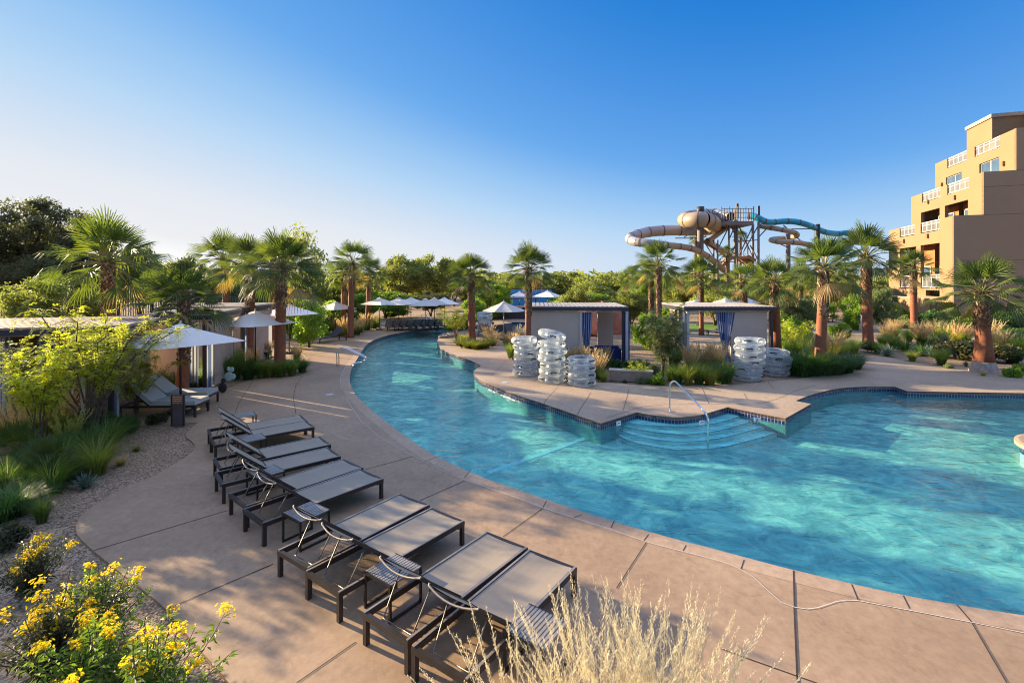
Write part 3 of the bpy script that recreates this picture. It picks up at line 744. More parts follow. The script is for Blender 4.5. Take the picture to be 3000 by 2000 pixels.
# side tables
def table_proto():
    t = thing('side_table', 'x', 'side table', group='slatted side tables between the loungers')
    m = MB(); m.mat('table_slat'); n = 11; S = 0.46
    for i in range(n):
        x = -S / 2 + 0.02 + (S - 0.04) * i / (n - 1); m.box((x, 0, 0.408), (0.030, S - 0.03, 0.016))
    m.obj('slats', t)
    m = MB(); m.mat('frame_dark')
    for s in (-1, 1): m.box((0, s * (S / 2 - 0.008), 0.397), (S, 0.022, 0.034))
    m.obj('apron', t)
    for sx in (-1, 1):
        for sy in (-1, 1):
            m = MB(); m.mat('frame_dark'); m.box((sx * (S / 2 - 0.016), sy * (S / 2 - 0.008), 0.19), (0.026, 0.026, 0.379)); m.obj('leg', t)
    m = MB(); m.mat('frame_dark')
    for sx in (-1, 1): m.box((sx * (S / 2 - 0.016), 0, 0.016), (0.024, S - 0.05, 0.024))
    m.obj('foot_bar', t)
    return t
tt = [((1571, 1830), 'slatted side table partly hidden behind the tall dry grass', 0), ((1152, 1664), 'slatted side table between the second and first lounger pairs near the grass', 1),
      ((897, 1496), 'slatted side table beside the half sunlit middle pair of loungers', 3), ((778, 1379), 'shaded slatted side table between middle and fourth lounger pairs', 5),
      ((738, 1281), 'shaded slatted side table between the two farthest lounger pairs', 7), ((716, 1213), 'small shaded side table past the farthest lounger', 9)]
tp = None
for (p, lab, k) in tt:
    q = W(*p, 0.416); q.z = 0
    if tp is None: tp = table_proto(); tp.location = q; tp.rotation_euler = (0, 0, LR[k][1]); tp['label'] = lab
    else: copy_tree(tp, q, LR[k][1], lab)

# cushioned loungers by the umbrella
cl = lounger_proto('cushion'); ca = math.atan2(-1.0, -0.06)  # body runs to -X
c1 = (W(585, 1220) + W(603, 1205)) / 2; c2 = (W(618, 1191) + W(633, 1177)) / 2
place_l(cl, c1, R(-87)); tag(cl, 'grey cushioned lounger in front, behind the wave sign under the umbrella', 'sun lounger', 'cushioned loungers under the big umbrella')
copy_tree(cl, c2, R(-84), 'grey cushioned lounger behind its twin under the big umbrella')
copy_tree(cl, (*XY(790, 23.2), 0), R(-80), 'cushioned lounger behind the tall grass left of the palm', 'loungers behind the grass bed')
bl_ = lounger_proto('black')
place_l(bl_, (*XY(925, 28.6), 0), R(150)); tag(bl_, 'black lounger seen from behind with raised back beside yellow shrub', 'sun lounger', 'loungers behind the grass bed')
gl_ = lounger_proto('grey'); first = True
n_ = 8
for i in range(n_):
    px = 1128 + i * 20
    p = (*XY(px, 37.2 + i * 0.1), 0); lab = 'grey lounger with raised back under far umbrellas, %s of eight' % nth(i, n_)
    if first: place_l(gl_, p, R(150)); gl_.rotation_euler = (0, 0, R(28)); tag(gl_, lab, 'sun lounger', 'grey loungers under the row of far umbrellas'); first = False
    else: copy_tree(gl_, p, R(28), lab)
copy_tree(bl_, (*XY(1440, 30.6), 0), R(200), 'black lounger by the small pool, left one under the round umbrella', 'black loungers by the small pool')
copy_tree(bl_, (*XY(1492, 29.8), 0), R(200), 'black lounger by the small pool, nearest the lit palm', 'black loungers by the small pool')
copy_tree(bl_, (*XY(1520, 31.2), 0), R(205), 'black lounger by the small pool at the water edge', 'black loungers by the small pool')
tl_ = lounger_proto('taupe')
for i in range(4):
    p = (*XY(2432 + i * 24, 43 + (i % 2) * 2.0), 0); lab = 'taupe lounger with raised back near the round tree, %s of four' % nth(i, 4)
    if i == 0: place_l(tl_, p, R(25)); tag(tl_, lab, 'sun lounger', 'taupe loungers near the hotel')
    else: copy_tree(tl_, p, R(25), lab)
for i in range(2):
    copy_tree(tl_, (*XY(2072 + i * 26, 33 + i), 0), R(60), ['pale lounger seen through the right cabana, left one', 'pale lounger seen through the right cabana, right one'][i], 'loungers seen through the right cabana')

# ------------------------------------------------------------------ umbrellas
def umbrella_proto(sq=True, half=1.45, rise=0.48, zt=2.45):
    t = thing('patio_umbrella', 'x', 'umbrella')
    m = MB(); m.mat('canvas'); k = 4 if sq else 8; ze = zt - rise
    rr = half * (1.0 if sq else 0.9)
    cor = [Vector((rr * math.cos(2 * math.pi * (i + (0 if sq else 0.5)) / k), rr * math.sin(2 * math.pi * (i + (0 if sq else 0.5)) / k), ze)) for i in range(k)]
    apex = Vector((0, 0, zt)); ns = 6
    for i in range(k):
        a, b = cor[i], cor[(i + 1) % k]; vs = []; fs = []
        for r_ in range(ns + 1):
            s_ = 0.10 + 0.90 * r_ / ns
            for q in range(ns + 1):
                u = q / ns; p = apex.lerp(a.lerp(b, u), s_)
                p.z -= 0.02 * 4 * u * (1 - u) * s_ * (1 - s_) + 0.02 * 4 * u * (1 - u) * s_ - 0.0
                if r_ == ns: p = p.lerp(Vector((0, 0, ze)), 0.05 * 4 * u * (1 - u))
                vs.append(p)
        for r_ in range(ns):
            for q in range(ns): fs.append((r_ * (ns + 1) + q, (r_ + 1) * (ns + 1) + q, (r_ + 1) * (ns + 1) + q + 1, r_ * (ns + 1) + q + 1))
        m.add(vs, fs)
    m.smooth = True
    can = m.obj('canopy', t)
    m = MB(); m.mat('canvas')
    top = [apex.lerp(c, 0.17) + Vector((0, 0, 0.035)) for c in cor]
    m.add([apex + Vector((0, 0, 0.045))] + top, [(0, i + 1, (i + 1) % k + 1) for i in range(k)])
    m.obj('vent_cap', can)
    m = MB(); m.mat('frame_dark')
    for c in cor: m.bar(apex.lerp(c, 0.06) - Vector((0, 0, 0.04)), c - Vector((0, 0, 0.02)), 0.018, 0.02)
    for c in cor: m.bar((0, 0, zt - 0.55), apex.lerp(c, 0.5) - Vector((0, 0, 0.05)), 0.014, 0.016)
    m.obj('ribs', t)
    m = MB(); m.mat('frame_dark' if sq else 'rail_white'); m.smooth = True; m.tube([(0, 0, 0.04), (0, 0, zt + 0.04)], 0.026, 10); m.obj('pole', t)
    m = MB(); m.mat('rail_white'); m.smooth = True; m.lathe([(0.001, 0.12), (0.02, 0.11), (0.026, 0.08), (0.012, 0.04), (0.03, 0.03)], 10, (0, 0, zt)); m.obj('finial', t)
    m = MB(); m.mat('frame_dark'); m.lathe([(0.03, 0.30), (0.035, 0.07), (0.28, 0.05), (0.30, 0.0)], 20); m.obj('base', t)
    return t
um = umbrella_proto(True)
um.location = (*XY(529, 13.8), 0); um.scale = (1.2, 1.2, 1.0); um.rotation_euler = (0, 0, R(9)); tag(um, 'big square cream umbrella standing over the grey cushioned loungers', 'umbrella', 'square cream umbrellas')
copy_tree(um, (*XY(748, 19.5), 0), R(20), 'square cream umbrella in front of the red palm trunk by the grass', sc=(1.08, 1.08, 1.0))
copy_tree(um, (*XY(847, 25), 0), R(15), 'square cream umbrella half behind the tall palm trunk', sc=1.0)
copy_tree(um, (*XY(983, 32), 0), R(15), 'small cream umbrella left of the twin palm trunks', sc=0.93)
farx = [(1112, 36.5), (1168, 36.5), (1204, 37.5), (1246, 35.0), (1273, 36.5), (1302, 37)]
for i, (px, Y) in enumerate(farx):
    copy_tree(um, (*XY(px, Y), 0), R(20 + 9 * i), 'cream umbrella in the far row over grey loungers, %s of six' % nth(i, 6), 'row of far cream umbrellas', sc=0.97)
ur = umbrella_proto(False, 1.6, 0.55, 2.35)
ur.location = (*XY(1476, 30.5), 0); tag(ur, 'cream octagonal umbrella with white pole beside the small pool', 'umbrella')
for (px, Y, s_, lab) in [(1522, 52, 1.0, 'cream umbrella in front of the blue screen, left of the lit palm'), (1604, 46, 1.1, 'sunlit cream umbrella in front of the blue screen, right of the palm'),
                    (1825, 60, 1.0, 'small cream umbrella among olive trees behind the left cabana roof'), (1756, 62, 1.0, 'small cream umbrella farther left among the olive trees'),
                    (2045, 40, .9, 'cream umbrella behind the right cabana roof, leftmost'), (2125, 38, .93, 'sunlit cream umbrella peaking over the middle of the right cabana roof'), (2186, 39, 0.95, 'low cream umbrella over the right cabana roof beside a palm'),
                    (2250, 44, .95, 'cream umbrella behind the right end of the right cabana roof')]:
    o = copy_tree(um, (*XY(px, Y), 0), R(10 + (px * 7) % 60), lab, 'cream umbrellas beyond the cabanas', sc=s_)

# ------------------------------------------------------------------ cabanas
def curtain_mesh(w, h, pinch=None, amp=0.05, waves=6, cm='curtain'):
    m = MB(); m.mat(cm); m.uv = []; m.smooth = True; vs = []; fs = []; nx, nz = 48, 14
    for j in range(nz + 1):
        z = h * j / nz; s_ = 1.0
        if pinch:
            zp, wp = pinch
            d = (z - zp) / (h - zp) if z > zp else (zp - z) / zp * 0.45
            s_ = wp + (1 - wp) * (d ** 0.8)
        for i in range(nx + 1):
            u = i / nx
            vs.append(((u - 0.5) * w * s_, amp * (0.6 + 0.4 * s_) * math.sin(u * waves * 2 * math.pi), z)); m.uv.append((u * w * 1.4 / 0.5 * 0.5, z * 0.0))
    for j in range(nz):
        for i in range(nx): fs.append((j * (nx + 1) + i, j * (nx + 1) + i + 1, (j + 1) * (nx + 1) + i + 1, (j + 1) * (nx + 1) + i))
    m.add(vs, fs); return m
def cabana(name, label, origin, rz, wd, dp, walls, curtains, posts, roofmat='roof_sheet', zt=2.58, zf=0.0, wall='stucco', group=None, ov=0.12):
    """local x: along the front (camera side), y: depth away"""
    t = thing(name, label, 'cabana', origin, rz, group)
    m = MB(); m.mat(roofmat); nn = 22
    for i in range(nn):   # ribbed sheet roof, slightly pitched
        x0 = -ov + (wd + 2 * ov) * i / nn; x1 = -ov + (wd + 2 * ov) * (i + 0.72) / nn; x2 = -ov + (wd + 2 * ov) * (i + 1) / nn
        m.hexa([(x0, -ov, zt - 0.05), (x1, -ov, zt - 0.05), (x1, dp + ov, zt - 0.05), (x0, dp + ov, zt - 0.05), (x0, -ov, zt), (x1, -ov, zt), (x1, dp + ov, zt + 0.02), (x0, dp + ov, zt + 0.02)])
        m.hexa([(x1, -ov, zt - 0.05), (x2, -ov, zt - 0.05), (x2, dp + ov, zt - 0.05), (x1, dp + ov, zt - 0.05), (x1, -ov, zt - 0.025), (x2, -ov, zt - 0.025), (x2, dp + ov, zt - 0.005), (x1, dp + ov, zt - 0.005)])
    m.obj('roof', t)
    m = MB(); m.mat('fascia'); fh = 0.14; zc = zt - 0.052 - fh / 2
    m.box((wd / 2, -ov + 0.02, zc), (wd + 2 * ov, 0.05, fh)); m.box((wd / 2, dp + ov - 0.02, zc), (wd + 2 * ov, 0.05, fh))
    m.box((-ov + 0.02, dp / 2, zc), (0.05, dp + 2 * ov - 0.1, fh)); m.box((wd + ov - 0.02, dp / 2, zc), (0.05, dp + 2 * ov - 0.1, fh))
    m.obj('fascia', t)
    m = MB(); m.mat('rail_white'); zr = zt - 0.052 - fh - 0.02
    m.box((wd / 2, 0.06, zr - 0.02), (wd, 0.03, 0.04)); m.obj('curtain_rail', t)
    for (x0, y0, x1, y1) in walls:
        m = MB(); m.mat(wall); m.bar((x0, y0, (zf + zr - 0.045) / 2), (x1, y1, (zf + zr - 0.045) / 2), 0.10, zr - 0.05 - zf); m.obj('wall', t)
    for (x, y, mm) in posts:
        m = MB(); m.mat(mm); m.box((x, y, zf + (zr - zf) / 2), (0.10, 0.10, zr - zf)); m.obj('post', t)
    for (x, y, a, w, pinch) in curtains:
        o = curtain_mesh(w, zr - 0.06 - zf - 0.05, pinch, 0.035, max(3, int(w * 9)), 'curtain_pale' if wall == 'stucco_left' else 'curtain').obj('curtain', t)
        o.location = (x, y, zf + 0.05); o.rotation_euler = (0, 0, a)
    m = MB(); m.mat('deck2'); m.box((wd / 2, dp / 2, zf - 0.045 if zf > 0.05 else 0.012), (wd, dp, 0.09 if zf > 0.05 else 0.02)); m.obj('floor_slab', t)
    return t
# left cabanas (A nearest)
z2 = 2.58
a0 = math.atan2(0.30, 1.0)
cA = cabana('cabana', 'cabana with weathered wooden roof behind the feathery young tree', (-14.0, 11.4, 0), R(17), 3.9, 2.6,
       [(0, 0.06, 1.35, 0.06), (0, 2.55, 3.6, 2.55), (0.05, 0.12, 0.05, 2.5)], [(1.62, 0.05, 0, 0.42, None), (2.5, 0.05, 0, 0.35, None), (3.85, 0.25, R(90), 0.4, None)],
       [(2.75, 0.06, 'wood_stake'), (3.85, 0.06, 'post_dark')], 'roof_wood', wall='stucco_left', group='cabanas along the left side', ov=0.42)
cB = cabana('cabana', 'cabana with ribbed grey roof and striped corner curtains behind the big umbrella', (-12.2, 16.1, 0), R(12), 1.95, 3.0,
       [(0, 0.06, 1.15, 0.06), (1.86, 0.75, 1.86, 2.4)], [(1.42, 0.05, 0, 0.46, None), (1.88, 0.35, R(90), 0.5, None), (0.12, -0.02, 0, 0.3, (1.1, 0.55)), (1.9, 2.45, R(90), 0.25, None)],
       [(1.84, 0.05, 'post_dark'), (0.02, 0.05, 'post_dark')], 'roof_sheet', wall='stucco_left', group='cabanas along the left side')
cC = cabana('cabana', 'cabana with long grey roof farthest back on the left, behind palm trunks', (-15.1, 20.9, 0), R(2), 3.55, 3.0,
       [(0, 0.06, 3.4, 0.06), (3.5, 0.8, 3.5, 2.3)], [(3.53, 0.35, R(90), 0.5, None), (3.53, 2.5, R(90), 0.3, None)], [(3.5, 0.05, 'post_dark')], 'roof_sheet', wall='stucco_left', group='cabanas along the left side')
# right cabanas
oD = (XY(1552, 21.3)[0], 21.4, 0)
cD = cabana('cabana', 'cabana with blue striped curtains and navy sofa behind the clear tube stacks', oD, R(-3), 4.15, 2.9,
       [(0.02, 0.06, 2.20, 0.06), (3.25, 2.5, 4.0, 2.5), (0.05, 0.12, 0.05, 2.8)], [(2.48, 0.02, 0, 0.50, (0.35, 0.35)), (4.25, 0.35, R(60), 0.75, None)],
       [(4.06, 0.06, 'post_dark'), (2.22, 0.0, 'rail_white'), (4.2, -0.04, 'rail_white')], 'roof_sheet', zf=0.1, group='cabanas on the far bank')
sofa = thing('sofa', 'navy blue sofa inside the cabana beside the white corner post', 'sofa', (oD[0] + 3.45, oD[1] + 0.5, 0.1), R(-3))
m = MB(); m.mat('navy_cushion'); m.box((0, 0.35, 0.24), (1.0, 0.8, 0.30)); m.obj('seat', sofa)
m = MB(); m.mat('navy_cushion'); m.box((0, -0.12, 0.38), (1.05, 0.16, 0.62)); m.obj('backrest', sofa)
for s in (-1, 1):
    m = MB(); m.mat('navy_cushion'); m.box((s * 0.58, 0.3, 0.3), (0.12, 0.95, 0.5)); m.obj('armrest', sofa)
oE = (XY(2009, 21.3)[0], 21.3, 0)
cE = cabana('cabana', 'cabana with tied blue striped curtain between palms on the far bank', oE, R(0), 3.8, 2.9,
       [(1.98, 0.06, 3.55, 0.06), (0.25, 2.0, 0.25, 2.8), (0.14, 1.4, 0.56, 1.4)], [(1.72, 0.0, 0, 0.85, (0.55, 0.22)), (-0.02, 0.2, R(70), 0.45, None), (3.86, 0.35, R(75), 0.35, None)],
       [(0.10, 0.03, 'rail_white'), (3.76, 0.03, 'fascia')], 'roof_sheet', zf=0.1, group='cabanas on the far bank')
lw = thing('garden_wall', 'low tan retaining wall with pale cap before the left far-bank cabana', 'low wall', (0, 0, 0))
a = W(1786, 1113); b = W(1912, 1119)
m = MB(); m.mat('low_wall'); m.bar(a + Vector((0, 0, .19)), b + Vector((0, 0, .19)), 0.26, 0.38); m.obj('wall_body', lw)
m = MB(); m.mat('wall_cap'); m.bar(a + Vector((-.02, 0, .403)), b + Vector((.02, 0, .403)), 0.30, 0.045); m.obj('cap', lw)

# ------------------------------------------------------------------ inner tubes
def tube_proto():
    t = thing('inner_tube', 'x', 'inner tube')
    m = MB(); m.mat('clear_vinyl'); m.smooth = True; R0, r0, n1, n2 = 0.385, 0.132, 40, 14; vs = []; fs = []
    for i in range(n1):
        a = 2 * math.pi * i / n1
        rr = r0 * (1 + 0.035 * math.cos(a * 10))
        for j in range(n2):
            b = 2 * math.pi * j / n2
            vs.append(((R0 + rr * math.cos(b)) * math.cos(a), (R0 + rr * math.cos(b)) * math.sin(a), 0.13 + rr * math.sin(b)))
    for i in range(n1):
        for j in range(n2): fs.append((i * n2 + j, ((i + 1) % n1) * n2 + j, ((i + 1) % n1) * n2 + (j + 1) % n2, i * n2 + (j + 1) % n2))
    m.add(vs, fs); m.obj('ring', t)
    for k in range(3):
        m = MB(); m.mat('black_rubber'); m.smooth = True; a = 2.094 * k + 0.5; pts = []
        for q in range(7):
            u = -1 + 2 * q / 6; an = a + u * 0.17
            rr = R0 + r0 * (0.98 + .22 * (1 - u * u)); pts.append((rr * math.cos(an), rr * math.sin(an), 0.165 + 0.02 * (1 - u * u)))
        m.tube(pts, 0.02, 6)
        for e in (pts[0], pts[-1]): m.box((e[0], e[1], e[2]), (0.05, 0.05, 0.04))
        m.obj('handle', t)
    return t
tp_ = tube_proto(); used = False
stacks = [(1540, 1098, 6, 'stack at the left', 'left stack of clear tubes', 1.0), (1618, 1118, 7, 'tall middle stack', 'tall stack of clear tubes in the middle', 1.0), (1706, 1128, 4, 'short stack', 'short stack of clear tubes by the plumes', 1.0),
          (2193, 1112, 6, 'tall stack by the right cabana', 'tall stack of clear tubes before the right cabana', 1.05), (2277, 1098, 4, 'short stack by the green grass', 'short stack of clear tubes beside green grass', 1.0)]
for (px, py, n, nm, grp, s_) in stacks:
    c = W(px, py)
    for k in range(n):
        z = k * 0.248 * s_; j = (rnd.uniform(-.06, .06), rnd.uniform(-.05, .05))
        where = 'bottom' if k == 0 else ('topmost' if k == n - 1 else ORD[k] + ' up')
        lab = 'clear inner tube with black handles, %s in the %s' % (where, nm)
        loc = (c.x + j[0], c.y + j[1], z); rz = rnd.uniform(0, 6.28)
        if not used: tp_.location = loc; tp_.rotation_euler = (0, 0, rz); tp_['label'] = lab; tp_['group'] = grp; o = tp_; used = True
        else: o = copy_tree(tp_, loc, rz, lab, grp, sc=s_)
        if k: o.rotation_euler = (rnd.uniform(-.05, .05), rnd.uniform(-.05, .05), rz)
        if nm == 'tall middle stack' and k == n - 1: o.rotation_euler = (R(4), R(13), rz * 0); o.location = (c.x - 0.04, c.y, z + 0.10); o['label'] = 'tilted clear vinyl inner tube lying on top of the tall middle stack'
for (px, Y, n, nm) in [(1420, 33.5, 6, 'far stack by the small pool'), (2510, 38.5, 4, 'far stack left of a smooth red palm'), (2585, 40, 5, 'far stack right of a smooth red palm'), (2618, 40, 5, 'far stack nearest the hotel wall')]:
    for k in range(n):
        where = 'bottom' if k == 0 else ('topmost' if k == n - 1 else ORD[k] + ' up')
        copy_tree(tp_, (*XY(px, Y), k * 0.25), rnd.uniform(0, 6), 'small clear inner tube, %s in the %s' % (where, nm), nm, sc=1.05)

# ------------------------------------------------------------------ handrails
hr = thing('pool_handrail', 'chrome handrail sloping from the deck down over the pool steps', 'handrail')
m = MB(); m.mat('chrome'); m.smooth = True
x0, y0 = W(1962, 1205)[:2]; x1, y1 = W(2074, 1312, -0.3)[:2]
m.tube([(x0, y0, 0.0)] + smooth3([(x0, y0, 0.2), (x0, y0, 0.66), (x0 + .02, y0 - .02, .80), (x0 + .06, y0 - .12, .87), (x0 + .12, y0 - .30, .86), (x1 - .08, y1 + .32, .62), (x1 - .02, y1 + .08, .50), (x1, y1, .36), (x1, y1, .1)], 5) + [(x1, y1, -0.42)], 0.024, 12)
m.obj('rail', hr)
m = MB(); m.mat('chrome'); m.lathe([(0.024, 0.03), (0.055, 0.02), (0.06, 0.004)], 16, (x0, y0, 0.004)); m.obj('flange', hr)
for (pa, pb, hh, lab) in [((987, 1074), (1030, 1058), 0.8, 'left chrome handrail at the near bank ladder'), ((993, 1072), (1042, 1056), 0.8, 'right chrome handrail at the near bank ladder'),
                      ((1235, 950), (1252, 953), 0.85, 'left chrome handrail at the far end of the river'), ((1250, 949), (1266, 952), 0.85, 'right chrome handrail at the far end of the river')]:
    a = W(*pa); b = W(*pb); t = thing('pool_handrail', lab, 'handrail')
    m = MB(); m.mat('chrome'); m.smooth = True
    d = (b - a)
    if hh < 0.82: d = Vector((1.15, 0.15, 0))
    m.tube([a] + smooth3([a + Vector((0, 0, .3)), a + Vector((0, 0, hh - .12)), a + d * .12 + Vector((0, 0, hh)), a + d * .3 + Vector((0, 0, hh - .02)), a + d * .92 + Vector((0, 0, .42)), a + d + Vector((0, 0, .30)), a + d * .9 + Vector((0, 0, .18)), a + d * .6 + Vector((0, 0, .12)), a + d * .5 + Vector((0, 0, .0))], 4), 0.022, 10)
    m.obj('rail', t)

# ------------------------------------------------------------------ palms
def palm_crown(seed, nf=34, dead=3, Rr=1.0):
    """unit crown: reach about 1.0"""
    r = np.random.default_rng(seed); m = MB()
    for f in range(nf):
        u = (f + 0.5) / nf
        az = f * 2.39996 + r.uniform(-.25, .25)
        el = R(86) - R(118) * (u ** 0.95) + r.uniform(-.12, .12)
        pl = r.uniform(0.36, 0.62) * (0.7 + 0.3 * u) if u > 0.15 else r.uniform(0.3, 0.45)
        L = r.uniform(0.42, 0.62)
        d = np.array([math.cos(az) * math.cos(el), math.sin(az) * math.cos(el), math.sin(el)])
        side = np.array([-math.sin(az), math.cos(az), 0]); up = np.cross(d, side); up = up if up[2] > 0 or abs(el) > 1.4 else -up
        base = np.array([0, 0, 0.0]) + d * 0.04
        droop = np.array([0, 0, -1.0]) * (0.05 + 0.10 * u)
        mid = base + d * pl * 0.5; tip = base + d * pl + droop * pl
        isdead = f >= nf - dead
        m.mat('palm_dead' if isdead else 'palm_petiole')
        m.tube([base, mid, tip], [0.014, 0.010, 0.007], 4, False)
        m.mat('palm_dead' if isdead else 'palm_leaf')
        d2 = tip - mid; d2 /= np.linalg.norm(d2)
        roll = r.uniform(-.6, .6)
        s2 = side * math.cos(roll) + up * math.sin(roll); n2 = np.cross(s2, d2)
        ns = 22; span = R(r.uniform(55, 80)); qs = []
        fold = r.uniform(0.12, 0.35)
        for k in range(ns):
            a = -span + 2 * span * (k + 0.5) / ns + r.uniform(-.01, .01)
            da = span / ns
            ln = L * (1 - 0.30 * (abs(a) / span) ** 2) * r.uniform(0.90, 1.05)
            def pt(an, rad, dz):
                v = d2 * math.cos(an) + s2 * math.sin(an)
                return tip + v * rad + n2 * (abs(math.sin(an)) * rad * fold) + np.array([0, 0, -1.0]) * dz
            r1, r2, r3 = ln * 0.08, ln * 0.55, ln * 0.82
            g = 0.006 * (1 if k % 2 else -1)
            p0a, p0b = pt(a - da * .9, r1, 0), pt(a + da * .9, r1, 0)
            r2 = ln * .46; p1a, p1b = pt(a - da * .92, r2, 0.01) + n2 * g, pt(a + da * .92, r2, 0.01) - n2 * g
            p2a, p2b = pt(a - da * .36, r3, 0.05 * ln), pt(a + da * .36, r3, 0.05 * ln)
            dr = 0.13 * ln * (1 + u) * r.uniform(.4, 1.6)
            p3a, p3b = pt(a - da * .05, ln, dr), pt(a + da * .05, ln, dr)
            qs += [[p0a, p0b, p1b, p1a], [p1a, p1b, p2b, p2a], [p2a, p2b, p3b, p3a]]
        m.quads(np.array(qs) * 1.0)
    return m.mesh('crown')
CROWNS = [palm_crown(3 + i, 36 if i != 3 else 28, 2 if i else 1) for i in range(4)]
def boots_mesh(rad, z0, z1, seed):
    r = np.random.default_rng(seed); m = MB()
    n = max(6, int((z1 - z0) / 0.075)) * 9
    for i in range(n):
        a = i * 2.39996; z = z0 + (z1 - z0) * i / n
        d = Vector((math.cos(a), math.sin(a), 0)); s = Vector((-d.y, d.x, 0))
        ln = r.uniform(.10, .17); w = r.uniform(.035, .055); out = r.uniform(.015, .055)
        b = d * rad * 0.93 + Vector((0, 0, z)); tpt = d * (rad + out) + Vector((0, 0, z + ln)) + s * r.uniform(-.04, .04)
        m.mat('boots' if r.random() < .6 else 'boot_tips')
        m.add([b - s * w, b + s * w, tpt + s * w * .55, tpt - s * w * .55, tpt - d * .035, b - d * .02], [(0, 1, 2, 3), (0, 3, 4, 5), (1, 5, 4, 2), (3, 2, 4)])
    return m.mesh('leaf_bases')
# px, distance Y, crown centre y px, crown radius px, trunk width px, bare fraction, crown variant, label
palms = [
 (327, 17.2, 724, 168, 36, 0.42, 0, 'big fan palm with shaggy trunk before the dark tree at the far left'),
 (534, 15.6, 845, 142, 36, 0.30, 1, 'short fan palm rising right behind the big square umbrella'),
 (668, 29.5, 735, 95, 22, 0.62, 2, 'slim palm behind the left cabanas, leftmost of the leaning cluster'),
 (728, 21.6, 752, 118, 30, 0.55, 3, 'palm with dark collar beside the second umbrella'),
 (796, 29.0, 752, 92, 20, 0.60, 0, 'thin palm trunk half hidden behind the tall main left palm'),
 (820, 19.6, 752, 138, 34, 0.60, 1, 'tall palm with broad crown and grasses at its foot, left of the river bend'),
 (1005, 33.0, 790, 62, 17, 0.66, 2, 'left of the twin palm trunks at the river bend'),
 (1027, 31.6, 748, 86, 20, 0.66, 3, 'right and taller of the twin palm trunks at the river bend'),
 (1077, 36.5, 782, 58, 15, 0.66, 0, 'small palm right of the twins with grass at its foot'),
 (1382, 29.4, 784, 86, 24, 0.52, 1, 'palm on the island with a ring of yellow grass'),
 (1546, 20.3, 765, 88, 21, 0.52, 2, 'palm with orange sunlit trunk at the left corner of the far-bank cabana'),
 (1933, 27.0, 752, 90, 17, 0.25, 3, 'palm standing behind the feathery tree between the two far-bank cabanas'),
 (1903, 32.0, 790, 74, 16, 0.20, 0, 'smaller shaggy palm just left of the one between the cabanas'),
 (1852, 46.0, 805, 50, 12, 0.2, 1, 'small distant palm left of the cabana gap with yellow fronds'),
 (2055, 33.0, 790, 78, 15, 0.3, 2, 'palm below the slide tower, above the left end of the right cabana'),
 (2184, 29.0, 808, 78, 20, 0.25, 3, 'palm below the slide tower, above the middle of the right cabana'),
 (2276, 22.5, 800, 92, 28, 0.62, 0, 'palm with smooth red trunk touching the right cabana end'),
 (2402, 19.4, 752, 122, 32, 0.52, 1, 'tall palm between right cabana and far loungers, dark grass at its foot'),
 (2543, 26.5, 722, 112, 30, 0.55, 2, 'palm with smooth red base before the far tube stacks'),
 (2678, 37.0, 765, 78, 20, 0.55, 3, 'palm in front of the hotel balconies'),
 (2882, 19.8, 822, 132, 42, 0.50, 0, 'palm with swollen pale foot before the hotel end wall'),
 (2032, 75.0, 690, 26, 8, 0.5, 1, 'thin tall palm seen through the left of the slide tower'),
 (2170, 78.0, 688, 26, 8, 0.5, 2, 'thin tall palm seen through the middle of the slide tower'),
 (2130, 60.0, 735, 30, 9, 0.5, 3, 'low distant palm beneath the slide stairs'),
 (2242, 50.0, 790, 38, 10, 0.5, 0, 'distant palm right of the slide tower legs'),
 (2470, 60.0, 790, 45, 11, 0.4, 2, 'dark distant palm between the two tall right palms'),
 (2340, 34.0, 800, 60, 14, 0.4, 1, 'bushy palm behind the tall palm right of the cabana')]
for i, (px, Y, cy, cr, tw, bare, cv, lab) in enumerate(palms):
    x, y = XY(px, Y); zc = H - (cy + cr * 0.28 - HY) / F * Y; rad = tw / 2 * Y / F * .86; cr_w = cr * Y / F * 1.01
    t = thing('palm_tree', lab, 'palm tree', (x, y, 0), 0)
    m = MB(); m.mat('palm_trunk'); m.smooth = True
    lean = Vector((rnd.uniform(-.04, .04), rnd.uniform(-.04, .04), 0)) * zc
    zb = zc * bare if zc > 0 else 1
    big = px == 2882
    if big: m.mat('palm_foot'); m.tube([(0, 0, -0.05), (0, 0, .15), (0, 0, .42)], [rad * 1.9, rad * 1.75, rad * 1.42], 16, False); m.mat('palm_trunk'); m.tube([(0, 0, .42), (0, 0, .9), (0, 0, 1.3), lean * .5 + Vector((0, 0, zb)), lean + Vector((0, 0, zc * .97))], [rad * 1.42, rad * 1.2, rad * 1.05, rad, rad * .85], 16)
    else: m.tube([(0, 0, -0.05), (0, 0, .2), (0, 0, .6), lean * .5 + Vector((0, 0, zb)), lean + Vector((0, 0, zc * .97))], [rad * 1.35, rad * 1.2, rad * 1.06, rad, rad * .8], 16)
    m.obj('trunk', t)
    bo = link('leaf_bases', boots_mesh(rad * .98, zb, zc * .99, 50 + i), t, lean * 0.75)
    link('crown', CROWNS[cv], t, lean + Vector((0, 0, zc)), rnd.uniform(0, 6.28), (cr_w, cr_w, cr_w * rnd.uniform(.92, 1.1)))

